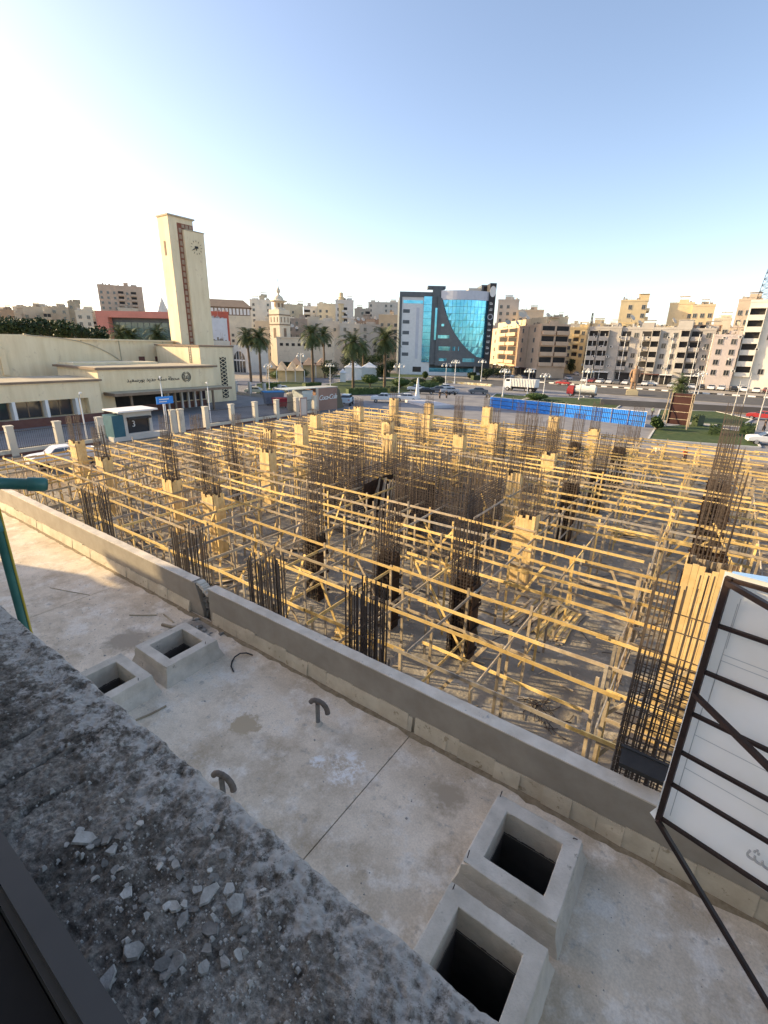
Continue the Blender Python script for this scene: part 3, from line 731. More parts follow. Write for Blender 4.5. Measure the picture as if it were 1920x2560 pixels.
# --- row right behind the parapet: bare cages
for (x, zt, m, lab) in [(-4.36, 6.15, 'rebar', 'black rebar cage standing right behind the parapet, closest of the bare ones'), (-6.95, 6.0, 'rust', 'rust brown rebar cage behind the parapet left of the closest one'), (-9.75, 5.9, 'rebar', 'rebar cage behind the parapet just past the broken gap'), (-14.35, 6.05, 'rebar', 'far left rebar cage behind the sunny end of the parapet')]:
    cage(x, 5.78, .56, .46, .05, zt, lab, near=True, m=m, dens=.42, zd=2, nb=(10, 5))
cage(.10, 7.1, .74, .5, .05, 7.15, 'tall dense rebar cage beside the banner frame', near=True, m='rust', dens=.14, zd=5.6, nb=(9, 4), lean=(0,0))
b = MB()
for q in range(1):
    b.box(-.27,.27,-.15,.15,0,.012); b.box(-.27,.27,-.15,-.14,.012,.2); b.box(-.27,.27,.14,.15,.012,.2); b.box(-.27,-.26,-.14,.14,.012,.2); b.box(.26,.27,-.14,.14,.012,.2); b.box(-.29,.29,-.17,-.15,.18,.21); b.box(-.29,.29,.15,.17,.18,.21)
o = b.build('plastic_crate', 'iron', None, (.12, 5.22, 5.345), label='black plastic crate on the parapet at the foot of the tall rebar cage', cat='crate'); o.rotation_euler = (R_(-50), 0, 0)
# --- inner columns (x, y, kind, shutter height, cage top)
COL = [(-5.7,12.8,'open',2.9,5.1),(-8.84,12.8,'open',2.9,5.0),(-12.4,12.8,'open',2.8,5.1),(-18.9,12.8,'wood',3.3,5.0),(-22.2,12.8,'wood',3.4,5.2),(-29.2,12.8,'wood',3.5,5.2),(-32.9,13.0,'wood',4.0,5.4),
 (-5.85,19.0,'wood',3.45,5.5),(-22.0,19.0,'wood',4.0,5.2),(-25.5,19.0,'cage',0,5.0),(-29.0,19.0,'cage',0,5.4),(-33,19,'cage',0,5.2),
 (-5.8,25.4,'open',3.2,5.4),(-8.84,25.4,'wood',3.5,5.4),(-18.9,27.5,'wood',4.2,5.2),(-22,25.4,'cage',0,5.2),(-25.5,25.4,'wood',4.4,5.2),(-29,25.4,'wood',3.6,5.2),(-33,25.4,'cage',0,5.2),
 (-5.7,31.7,'open',2.9,5.6),(-8.84,31.7,'wood',3.6,5.6),(-12.4,31.7,'cage',0,5.6),(-15.5,31.7,'wood',4.0,5.4),(-18.9,31.7,'cage',0,5.6),(-22,31.7,'wood',4.2,5.2),(-25.5,31.7,'cage',0,5.2),(-30,31.7,'wood',4,5.2),
 (-5.7,38,'open',3.2,5.9),(-8.84,38,'open',3.2,5.9),(-12.4,38,'cage',0,6.0),(-15.5,38,'wood',4.1,5.8),(-18.9,38,'cage',0,5.6),(-22,38,'wood',4.2,5.6),(-25.5,38,'cage',0,5.6),(-30,38,'wood',4.2,5.6),
 (-5.7,44.3,'cage',0,6.1),(-8.84,44.3,'wood',3.6,6.2),(-12.4,44.3,'wood',4.3,6.2),(-15.5,44.3,'cage',0,6.0),(-18.9,44.3,'wood',4.6,6.2),(-22,44.3,'cage',0,5.8),(-25.5,44.3,'wood',4.4,5.8),(-30,44.3,'wood',4.6,5.8)]
RC = [(.55,12.8,'wood',5.3,5.5),(.6,19.0,'open',3.4,6.4),(.6,25.4,'open',3.4,6.2),(.6,31.7,'open',3.2,6.0),(.6,38,'cage',0,6.2),(.6,44.3,'cage',0,6.6)]
rowname = {12.8:'second', 13.0:'second', 19.0:'third', 19:'third', 25.4:'fourth', 27.5:'fourth', 31.7:'fifth', 38:'sixth', 44.3:'last'}
ordn = ['first','second','third','fourth','fifth','sixth','seventh','eighth','ninth','tenth']
rows = {}
for c in sorted(COL, key=lambda q: -q[0]): rows.setdefault(rowname[c[1]], []).append(c)
FOOT = []
for rn, cs in rows.items():
    for i, (x, y, k, zf, zc) in enumerate(cs):
        where = '%s from the right in the %s row of columns' % (ordn[i], rn)
        near = y < 20
        cage(x, y, .72, .46, 0, zc+rj(.25)-(.45 if y > 24 else 0), ('rebar cage, ' if k == 'cage' else 'rebar cage inside shuttering, ')+where, near=near, m=random.choice(['rust','rust','rebar']), dens=.13, zd=3.6, nb=(7, 4))
        if k != 'cage': form(x, y, .72, .46, zf, ('yellow plank column shutter, ' if k == 'wood' else 'dark oiled open column shutter, ')+where, k)
        FOOT.append((x, y, .55, .42))
for i, (x, y, k, zf, zc) in enumerate(RC):
    where = '%s in the receding column line at the right' % ordn[i]
    cage(x, y, .92, .5, 0, zc, 'rebar cage, '+where, near=(i < 2), m='rust', dens=.22, zd=4.6, nb=(8, 4), lean=(0.0, 0.0))
    if k != 'cage': form(x, y, .95, .5, zf, ('tall yellow plank column shutter, ' if k == 'wood' else 'dark oiled column shutter, ')+where, k, bat=False)
    FOOT.append((x, y, .7, .45))
# --- lift and stair cores: rebar wall mats
def wallmat(segs, label, ztop=5.3, zh=3.4):
    t = thing('core_wall_rebar', label, 'rebar wall', (segs[0][0], segs[0][1], 0))
    ox, oy = segs[0][0], segs[0][1]
    bv = MB(); bh = MB()
    for (xa, ya, xb, yb) in segs:
        L = math.hypot(xb-xa, yb-ya); n = int(L/.17); ux, uy = (xb-xa)/L, (yb-ya)/L; nx2, ny2 = -uy, ux
        for s in (-.11, .11):
            for i in range(n+1):
                q = L*i/n; px_, py_ = xa+ux*q+nx2*s-ox, ya+uy*q+ny2*s-oy
                bv.bar((px_, py_, 0), (px_+rj(.05), py_+rj(.05), ztop-abs(random.gauss(0,.25))), .017, .017)
            z = .1
            while z < zh+.6*random.random():
                bh.bar((xa+nx2*s-ox-ux*.05, ya+ny2*s-oy-uy*.05, z+rj(.02)), (xb+nx2*s-ox+ux*.05, yb+ny2*s-oy+uy*.05, z+rj(.03)), .018, .018); z += .135
    bv.build('upright_bars', 'rust', t, kind='stuff'); bh.build('level_bars', 'rebar', t, kind='stuff')
    return t
wallmat([(-12.7,19.0,-8.75,19.0),(-8.75,19.15,-8.75,23.6),(-12.7,19.2,-12.7,24.4),(-12.7,24.4,-10.2,24.4)], 'right hand rebar box of the stair core in the middle of the site', 4.7, 3.5)
wallmat([(-18.7,19.0,-15.4,19.0),(-15.4,19.15,-15.4,24.4),(-18.7,19.2,-18.7,24.4),(-17.2,24.4,-15.5,24.4)], 'left hand rebar box of the lift core in the middle of the site', 4.7, 3.5)
wallmat([(-11.5,33.8,-9.6,33.8),(-9.6,34,-9.6,36.5)], 'far rebar wall mat among the rear columns', 5.6, 4.4)
t = thing('core_formwork', 'large dark plywood shutter standing inside the stair core', 'formwork', (-14, 21.5, 0))
planks(t, -1.2, 1.2, 1.6, 1.2, 2.9, 'dply', .6, batten=True, bm='dply'); planks(t, -1.0, -2.0, -1.0, 1.1, 3.0, 'dply', .6, out=(1,0), batten=False)
for k in range(7):
    x = -14.6+k*.22; piece('leaning_board', 'wood2', (x+.1,19.3+rj(.1),.03), (x-.55+rj(.1),20.9,3.0+rj(.3)), .10, .03, t)
CORE = [(-19.2,-15.0,18.5,24.9),(-13.2,-8.3,18.5,24.9)]
# --- timber falsework: props, ledgers along x, cross boards along y, braces
UL = [11.6,9.9,8.3,6.7,5.2,3.7,2.2,-.86,-1.04,-3.36,-5.26,-6.75,-8.2,-10.05]
x = -10.05
while x > -35.5: x -= random.uniform(1.15, 1.5); UL.append(x)
VR = [8.4, 9.95, 10.86, 12.2, 13.6, 14.7, 15.8, 16.9, 18.1, 19.9]
y = 19.9
while y < 46: y += random.uniform(1.0, 1.35); VR.append(y)
STR = [(6, 13.0, 'timber props and boards of the strip nearest the parapet'), (13.0, 19.2, 'timber props and boards between the second and third column rows'), (19.2, 25.6, 'timber props and boards around the rebar cores'), (25.6, 32, 'timber props and boards beyond the rebar cores'), (32, 40, 'timber props and boards among the rear columns'), (40, 60, 'rearmost timber props and boards of the site')]
roots = []
for (a, c, lab) in STR: roots.append((a, c, thing('timber_falsework', lab, 'falsework', (0, (a+min(c,50))/2, 0), 0, 'timber falsework strips')))
def root(y):
    for i, (a, c, t) in enumerate(roots):
        if a <= y < c: return i, t
JOIN = {}
def timber(name, m, a, c, w, h, y, up=(0,0,1)):
    i, t = root(y)
    if i <= 1 or (i == 2 and y < 22.5): piece(name, m, a, c, w, h, t, up)
    else:
        k = (i, name, m)
        if k not in JOIN: JOIN[k] = MB()
        JOIN[k].bar(Vector(a)-t.location, Vector(c)-t.location, w, h, up=up)
def blocked(x, y):
    if any(abs(x-fx) < fw and abs(y-fy) < fd for fx, fy, fw, fd in FOOT): return True
    return any(a < x < b2 and c < y < d for a, b2, c, d in CORE)
zrow = {}
for v in VR:
    zr = 2.9+rj(.05); zrow[v] = zr
    for u in UL:
        if blocked(u, v) or random.random() < .06: continue
        if v < 9 and u > -2: continue
        px_, py_ = u+rj(.07), v+rj(.05); h = 3.03+rj(.12)
        timber('prop', random.choice(['wood','wood2','wood2','wood2','greyw']), (px_, py_, .015), (px_+rj(.05), py_+rj(.05), h), .075, .048, v, up=(0,1,0))
    # ledgers
    for (lev, prob, m) in ((zr, .97, 'wood'), (1.5+rj(.08), .66, None)):
        x = -36.2+random.random()
        while x < 13:
            L = random.uniform(3.2, 4.6); xe = min(x+L, 13)
            mid = (x+xe)/2
            ok = random.random() < prob and not any(a < mid < b2 and c < v < d for a, b2, c, d in CORE)
            if lev > 2 and -2 < mid < 13 and random.random() < .12: ok = False
            if ok:
                mm = m or random.choice(['wood','wood2','wood2','greyw'])
                if lev > 2 and random.random() < .22: mm = random.choice(['wood2','wood2','greyw'])
                o = -.05+rj(.012)
                timber('ledger', mm, (x-.15, v+o, lev+rj(.045)), (xe+.15, v+o+rj(.03), lev+rj(.045)), .027, .098, v)
            x = xe
for u in UL:
    for (lev, prob) in ((2.76, .88), (1.36, .42)):
        y = 8.0+random.random()
        while y < 46:
            L = random.uniform(3.2, 4.4); ye = y+L; mid = (y+ye)/2
            pr = prob*(.75 if u > -3 else 1)*(1 if mid < 34 else .55)
            if random.random() < pr and not any(a < u < b2 and c < mid < d for a, b2, c, d in CORE):
                timber('cross_board', random.choice(['wood','wood2','wood2','greyw']), (u+.055+rj(.02), y-.2, lev+rj(.05)), (u+.055+rj(.03), min(ye+.2, 47), lev+rj(.05)), .027, .10, mid)
            y = ye
for k in range(240):
    u = random.choice(UL); v = random.choice(VR[:-2]); 
    if blocked(u, v): continue
    s = random.choice([-1, 1])
    if random.random() < .5: timber('brace', random.choice(['wood','wood2']), (u, v+.06, .3+rj(.2)), (u+s*random.uniform(1.2,1.9), v+.06, 2.8), .09, .025, v, up=(0,1,0))
    else: timber('brace', random.choice(['wood','wood2']), (u-.07, v, .3+rj(.2)), (u-.07, v+s*random.uniform(.9,1.4), 2.8), .025, .09, v, up=(1,0,0))
for (i, name, m), b in JOIN.items(): b.build(name+'s', m, roots[i][2], kind='stuff')
# --- piles lying on the slab
def pile(cx, cy, L, n, ang, spread, label, m=('wood2',), w=.10, th=.028, layers=5):
    t = thing('board_pile', label, 'board pile', (cx, cy, .015)); c, s = math.cos(ang), math.sin(ang)
    for k in range(n):
        o = rj(spread); z = .03+.03*random.randrange(layers)*(1-abs(o)/spread*.7); a2 = ang+rj(.16); d = Vector((math.cos(a2), math.sin(a2), 0))*(L*random.uniform(.7,1.05)/2)
        mid = Vector((cx-s*o, cy+c*o, z+.015)); piece('board', random.choice(m), mid-d, mid+d+Vector((0,0,rj(.04))), w, th, t)
p = G(1365,1545,0); pile(p.x, p.y, 3.0, 46, R_(85), 1.1, 'large pile of weathered boards on the slab right of the dark columns', ('wood2','wood2','wood'))
p = G(1475,1465,0); pile(p.x, p.y, 1.6, 12, R_(10), .4, 'small heap of board offcuts on the open slab')
p = G(1560,1340,0); pile(p.x, p.y, 1.5, 8, R_(20), .3, 'low stack of dark boards lying further back on the slab', ('dply','wood2'))
p = G(330,1360,0); pile(p.x, p.y, 3.4, 30, R_(-15), 1.3, 'tangle of reddish brown timbers near the left end of the parapet', ('wood2','dply'))
p = G(735,1380,0); pile(p.x, p.y, 2.4, 22, R_(40), 1.2, 'scattered boards on the slab in the left half of the site')
p = G(880,1600,0); pile(p.x, p.y, 1.5, 18, R_(25), .6, 'heap of short boards on the slab below the closest black cage', ('wood2','wood'))
p = G(960,1480,0); pile(p.x, p.y, 2.0, 16, R_(70), .8, 'scattered offcuts on the slab in front of the stair core')
p = G(600,1440,0); pile(p.x, p.y, 2.6, 18, R_(60), 1.0, 'loose boards lying between the left yellow column shutters', ('wood2','wood'))
for (a, c, lab, n) in [((1340,1765),(.2,.9),'tangle of cut rebar lying on the slab near the parapet',26), ((1365,1810),(.3,.5),'smaller tangle of cut rebar close to the parapet',12)]:
    q = G(*a, 0); b = MB()
    for k in range(n):
        t0 = random.uniform(0, 6.28); L = random.uniform(.25,.6); x, y = q.x+rj(.35), q.y+rj(.3)
        b.tube([(x,y,.03),(x+L*.5*math.cos(t0),y+L*.5*math.sin(t0),.05+random.random()*.07),(x+L*math.cos(t0+.3),y+L*math.sin(t0+.3),.03)], .011, 5)
    b.build('rebar_offcuts', 'rebar', None, label=lab, cat='rebar', group='rebar tangles on the slab')
b = MB()
for k in range(1500):
    x = random.uniform(-36, 10); y = random.uniform(6, 46); L = random.uniform(.06,.5); t0 = random.uniform(0,6.28); w_ = random.choice([.015,.03,.05])
    b.bar((x,y,.022+w_*.3),(x+L*math.cos(t0),y+L*math.sin(t0),.022+w_*.3+rj(.004)), w_, w_*.6)
b.build('timber_scraps', 'wood2', None, kind='stuff', label='scraps of timber strewn across the site slab', cat='scraps')
b = MB()
for k in range(500):
    x = random.uniform(-36, 10); y = random.uniform(6, 46); L = random.uniform(.2,1.3); t0 = random.uniform(0,6.28)
    b.bar((x,y,.03),(x+L*math.cos(t0),y+L*math.sin(t0),.03), .014, .014)
b.build('rebar_scraps', 'rebar', None, kind='stuff', label='bits of rebar strewn across the site slab', cat='scraps')
# ================================================================== BUILDINGS
def text_mesh(body, size, font=None, shear=0.0, space=1.0):
    cu = bpy.data.curves.new('lettering', 'FONT'); cu.body = body; cu.size = size; cu.shear = shear; cu.space_character = space
    cu.align_x = 'CENTER'; cu.align_y = 'CENTER'; cu.extrude = size*.04; cu.resolution_u = 3
    if font: cu.font = font
    o = bpy.data.objects.new('lettering_tmp', cu); C.objects.link(o)
    bpy.context.view_layer.update()
    me = bpy.data.meshes.new_from_object(o.evaluated_get(bpy.context.evaluated_depsgraph_get()))
    bpy.data.objects.remove(o); return me
# Arabic letters as joined presentation forms (isolated, final, initial, medial)
AR = {'ا':(0xFE8D,0xFE8E,0xFE8D,0xFE8E),'ب':(0xFE8F,0xFE90,0xFE91,0xFE92),'ة':(0xFE93,0xFE94,0xFE93,0xFE94),'ح':(0xFEA1,0xFEA2,0xFEA3,0xFEA4),'د':(0xFEA9,0xFEAA,0xFEA9,0xFEAA),'ر':(0xFEAD,0xFEAE,0xFEAD,0xFEAE),'س':(0xFEB1,0xFEB2,0xFEB3,0xFEB4),'ش':(0xFEB5,0xFEB6,0xFEB7,0xFEB8),'ط':(0xFEC1,0xFEC2,0xFEC3,0xFEC4),'ع':(0xFEC9,0xFECA,0xFECB,0xFECC),'ق':(0xFED5,0xFED6,0xFED7,0xFED8),'ك':(0xFED9,0xFEDA,0xFEDB,0xFEDC),'ل':(0xFEDD,0xFEDE,0xFEDF,0xFEE0),'م':(0xFEE1,0xFEE2,0xFEE3,0xFEE4),'و':(0xFEED,0xFEEE,0xFEED,0xFEEE),'ي':(0xFEF1,0xFEF2,0xFEF3,0xFEF4),'ن':(0xFEE5,0xFEE6,0xFEE7,0xFEE8),'ت':(0xFE95,0xFE96,0xFE97,0xFE98)}
NOJ = set('ادروة')
def arabic(s):
    out = []
    for w_ in s.split(' '):
        r = []
        for i, ch in enumerate(w_):
            pj = i > 0 and w_[i-1] not in NOJ; nj = i < len(w_)-1 and ch not in NOJ
            iso, fin, ini, med = AR[ch]; r.append(chr(med if pj and nj else fin if pj else ini if nj else iso))
        out.append(''.join(reversed(r)))
    return ' '.join(reversed(out))
def lettering(name, me, matn, parent, mtx):
    me.materials.clear(); me.materials.append(M[matn] if isinstance(matn, str) else matn)
    o = ob(name, me, parent); o.matrix_basis = mtx; return o
def frame_mtx(p, xdir, zdir=(0,0,1)):
    x = Vector(xdir).normalized(); y = Vector(zdir).normalized(); z = x.cross(y)
    return Matrix(((x.x,y.x,z.x,p[0]),(x.y,y.y,z.y,p[1]),(x.z,y.z,z.z,p[2]),(0,0,0,1)))

for (tx_, s_, z_, sz) in GHOST:
    me = text_mesh(arabic(tx_), sz); x_ = Vector((-DX.x, -DX.y, -DX.z)); q = bp(s_, z_, -.0235); lettering('ghost_lettering', me, 'ghost', sg, frame_mtx((q.x, q.y, q.z), x_))
# ------------------------------------------------------------------ railway station with clock tower
st = thing('railway_station', 'cream rendered railway station with flat roofs, canopy and Arabic lettering', 'station', (-70, 35, 0))
def sp(name, boxes, m, **kw):
    b = MB()
    for q in boxes: b.box(q[0]+70,q[1]+70,q[2]-35,q[3]-35,q[4],q[5])
    return b.build(name, m, st, **kw)
# left wing with long recessed window band
wx = -66.5
sp('wing_wall', [(wx-9,wx,-40,30.2,4.05-1.05,5.0),(wx-9,wx,-40,30.2,0.02,1.0),(wx-9,wx,28.6,30.2,1.0,3.0),(wx-9,wx-1.2,-40,28.6,1.0,3.0)], 'cream')
sp('wing_cornice', [(wx-9.3,wx+.25,-40,30.5,5.0,5.22)], 'cornice'); sp('wing_roof', [(wx-9.0,wx-.1,-40,30.2,5.22,5.25)], 'creamroof')
sp('wing_plinth', [(wx-.02,wx+.06,-40,30.2,0,1.0)], 'plinth')
for i in range(14):
    y = 27.2-i*3.35
    sp('window_fin', [(wx-1.0,wx+.02,y-.16,y+.16,.95,3.05)], 'white')
for i in range(13):
    y = 25.5-i*3.35
    sp('window', [(wx-1.19,wx-1.12,y-1.4,y+1.4,1.02,2.98)], 'glass')
    for j in range(3): sp('mullion', [(wx-1.12,wx-1.07,y-1.4+j*1.37,y-1.3+j*1.37,1.02,2.98)], 'cornice')
# text block with canopy
tx = -68.0
sp('entrance_wall', [(tx-12,tx,30.9,48.6,3.35,6.25),(tx-12,tx-2.6,30.9,48.6,0.02,3.35),(tx-2.6,tx,30.9,32.6,0.02,3.35)], 'cream')
sp('entrance_cornice', [(tx-12.4,tx+.3,30.5,49.2,6.25,6.52)], 'cornice'); sp('entrance_roof', [(tx-12,tx-.2,30.9,48.8,6.52,6.56)], 'creamroof')
sp('roof_screen', [(tx-13,tx-8,31.5,44,6.56,6.85)], 'cream')
sp('canopy', [(tx,tx+3.0,31.2,49.6,3.02,3.38)], 'cornice'); sp('canopy_roof', [(tx,tx+2.9,31.3,49.5,3.38,3.42)], 'creamroof')
sp('entrance_plinth', [(tx-2.6,tx-2.52,32.6,48.6,0,1.0),(tx,tx+.06,30.9,32.6,0,1.0)], 'plinth')
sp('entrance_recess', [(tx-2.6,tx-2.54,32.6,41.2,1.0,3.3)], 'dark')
for i in range(6):
    y = 41.9+i*1.15; sp('window', [(tx-2.58,tx-2.5,y,y+.75,1.15,3.1)], 'glass'); sp('pilaster', [(tx-2.55,tx-2.2,y-.3,y-.05,.0,3.2)], 'white')
for i in range(3): sp('canopy_column', [(tx+2.2,tx+2.45,33.5+i*6.4,33.75+i*6.4,0,3.02)], 'cornice')
me = text_mesh(arabic('محطة سكة حديد بورسعيد'), .78); lettering('station_lettering', me, 'iron', st, frame_mtx((tx+.03+70, onx(385,948,tx).y-35, 4.78), (0,1,0)))
b = MB()
for rr, z in ((.72,.06),(.55,.06)):
    for k in range(28):
        if rr > .6 and k % 14 in (6,7): continue
        a0, a1 = 2*math.pi*k/28, 2*math.pi*(k+1)/28
        b.bar((0, rr*math.cos(a0), rr*math.sin(a0)), (0, rr*math.cos(a1), rr*math.sin(a1)), .05, .07)
b.bar((0,-.28,-.3),(0,-.28,.3),.05,.08); b.bar((0,.28,-.3),(0,.28,.3),.05,.08); b.bar((0,0,-.35),(0,0,.15),.05,.08); b.bar((0,-.28,-.3),(0,.28,-.3),.05,.08)
b.build('station_emblem', 'iron', st, (tx+.06+70, onx(466,946,tx).y-35, 4.95))
# end block with diamond lattice
ex = -73.5
sp('end_block', [(ex-13,ex,50.2,56.9,0.02,9.25)], 'cream'); sp('end_block_coping', [(ex-13.2,ex+.15,50.0,57.1,9.25,9.5)], 'cornice')
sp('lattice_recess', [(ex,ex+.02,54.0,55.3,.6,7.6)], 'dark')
b = MB()
for k in range(11):
    z = .6+k*.64
    b.bar((ex+70.05,54-35,z),(ex+70.05,55.3-35,z+.64),.05,.1); b.bar((ex+70.05,55.3-35,z),(ex+70.05,54-35,z+.64),.05,.1)
b.build('diamond_lattice', 'cream', st)
b = MB()
for i in range(6): b.bar((ex-3+70,50.15-35,6.7+i*.4),(ex-2.5+70,50.15-35,6.7+i*.4),.04,.04)
b.bar((ex-3+70,50.15-35,6.6),(ex-3+70,50.15-35,9.3),.05,.05); b.bar((ex-2.5+70,50.15-35,6.6),(ex-2.5+70,50.15-35,9.3),.05,.05); b.build('roof_ladder', 'iron', st)
# great hall behind, curved parapet in front of it
sp('hall_wall', [(-112,-88,10,54.6,0.02,9.9)], 'cream'); sp('hall_coping', [(-112.3,-87.7,10,54.9,9.9,10.15)], 'cream')
for y in (47.5, 50.6): sp('hall_window', [(-88,-87.95,y,y+1.1,6.4,7.3)], 'plinth')
for y in (38.2, 44.3, 52.4): sp('downpipe', [(-88,-87.9,y,y+.12,5.5,9.9)], 'creamroof')
prof = [(-4,0.02)]+[(-4,9.6),(1.2,10.45),(5.0,10.5)]
for i in range(15):
    t = i/14; prof.append((6+t*13.5, 10.3-.7*t-4.2*t**3.2))
prof += [(20.3,5.2),(20.3,.02)]
b = MB(); b.prism([(24+x-35, z) for x, z in prof], -84.4+70, -83.9+70, axis='x'); b.build('curved_wall', 'cream', st)
b = MB(); pr2 = [(24+x-35, z) for x, z in prof[3:-2]]
for a, c in zip(pr2, pr2[1:]): b.bar((-84+70, a[0], a[1]+.06), (-84+70, c[0], c[1]+.06), .5, .14)
b.build('curved_coping', 'creamroof', st)
for i in range(7): sp('fluted_rib', [(-83.9,-83.6,17.4+i*1.35,18.1+i*1.35,5,8.6)], 'cream')
# clock tower
tw = thing('clock_tower', 'tall cream station clock tower with brick lattice band and round clock marks', 'clock tower', (-86, 55, 0))
def tp(name, boxes, m):
    b = MB()
    for q in boxes: b.box(q[0]+86,q[1]+86,q[2]-55,q[3]-55,q[4],q[5])
    return b.build(name, m, tw)
tp('shaft', [(-89.3,-86,55.1,60.0,0,30.75)], 'cream'); tp('cap', [(-89.45,-85.75,54.95,60.3,30.75,31.0)], 'creamroof')
tp('clock_slab', [(-88.6,-85.35,57.6,61.7,0,28.85)], 'cream'); tp('slab_cap', [(-88.7,-85.25,57.75,61.8,28.85,29.02)], 'creamroof')
tp('slot_window', [(-88.0,-87.5,55.05,55.12,24.6,26.9)], 'cornice')
tp('lattice_back', [(-86,-85.93,56.75,57.6,8,29.9),(-86,-85.93,57.6,59.9,29.05,29.9)], 'lattice')
M['brickpale'] = mat('pale lattice tile', (.34,.24,.16), (.42,.31,.22), 2, .85)
for k in range(20):
    z = 9.0+k*1.02; tp('lattice_tile', [(-85.93,-85.8,56.92,57.43,z,z+.72)], 'brickpale')
for k in range(3): tp('lattice_tile', [(-85.93,-85.8,57.55+k*.75,58.1+k*.75,29.2,29.75)], 'brickpale')
cy, cz = 59.85, 26.35
for k in range(12):
    a = 2*math.pi*k/12; b = MB(); r0, r1 = .90, 1.18
    b.bar((-85.3+86,cy-55+r0*math.sin(a),cz+r0*math.cos(a)),(-85.3+86,cy-55+r1*math.sin(a),cz+r1*math.cos(a)),.05,.07); b.build('hour_mark', 'cornice', tw)
tp('clock_opening', [(-85.36,-85.3,cy-.32,cy+.38,cz-.16,cz+.22)], 'dark')
b = MB(); b.bar((-85.26+86,cy-55,cz),(-85.26+86,cy-55-.85,cz-.5),.05,.12); b.build('clock_hand', 'dark', tw); b = MB(); b.bar((-85.24+86,cy-55,cz),(-85.24+86,cy-55-.1,cz-.5),.05,.12); b.build('clock_hand', 'dark', tw)

# ------------------------------------------------------------------ generic apartment house
def win_mesh():
    b = MB(); b.box(-.5,.5,-.05,.0,-.5,.5,1)
    b.box(-.56,-.5,-.09,0,-.55,.55,0); b.box(.5,.56,-.09,0,-.55,.55,0); b.box(-.5,.5,-.09,0,.5,.56,0); b.box(-.58,.58,-.16,0,-.58,-.5,0); b.box(-.03,.03,-.075,0,-.5,.5,0)
    return b
def balc_mesh(wm):
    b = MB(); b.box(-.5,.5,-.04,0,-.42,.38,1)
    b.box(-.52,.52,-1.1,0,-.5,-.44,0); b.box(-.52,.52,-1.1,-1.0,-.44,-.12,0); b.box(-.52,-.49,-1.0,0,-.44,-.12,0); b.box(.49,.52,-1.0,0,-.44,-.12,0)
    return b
def loggia_mesh():
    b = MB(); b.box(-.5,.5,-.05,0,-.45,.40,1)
    b.box(-.52,.52,-1.0,0,-.5,-.45,0); b.box(-.52,.52,-1.0,-.9,-.45,-.12,0); b.box(-.52,-.47,-.9,0,-.45,.45,0); b.box(.47,.52,-.9,0,-.45,.45,0); b.box(-.52,.52,-1.0,0,.42,.5,0)
    return b
def facade_bits(kind, wm):
    key = (kind, wm.name)
    mk = {'W': win_mesh, 'B': lambda: balc_mesh(wm), 'L': loggia_mesh}[kind]
    mats = [wall((.40,.37,.33)) if kind == 'W' else wm, M['glass'] if kind == 'W' else M['dark']]  # dark back panels put the balcony shade into the colour
    return cached(key, lambda: mk().mesh({'W':'window','B':'balcony','L':'enclosed_balcony'}[kind], mats))
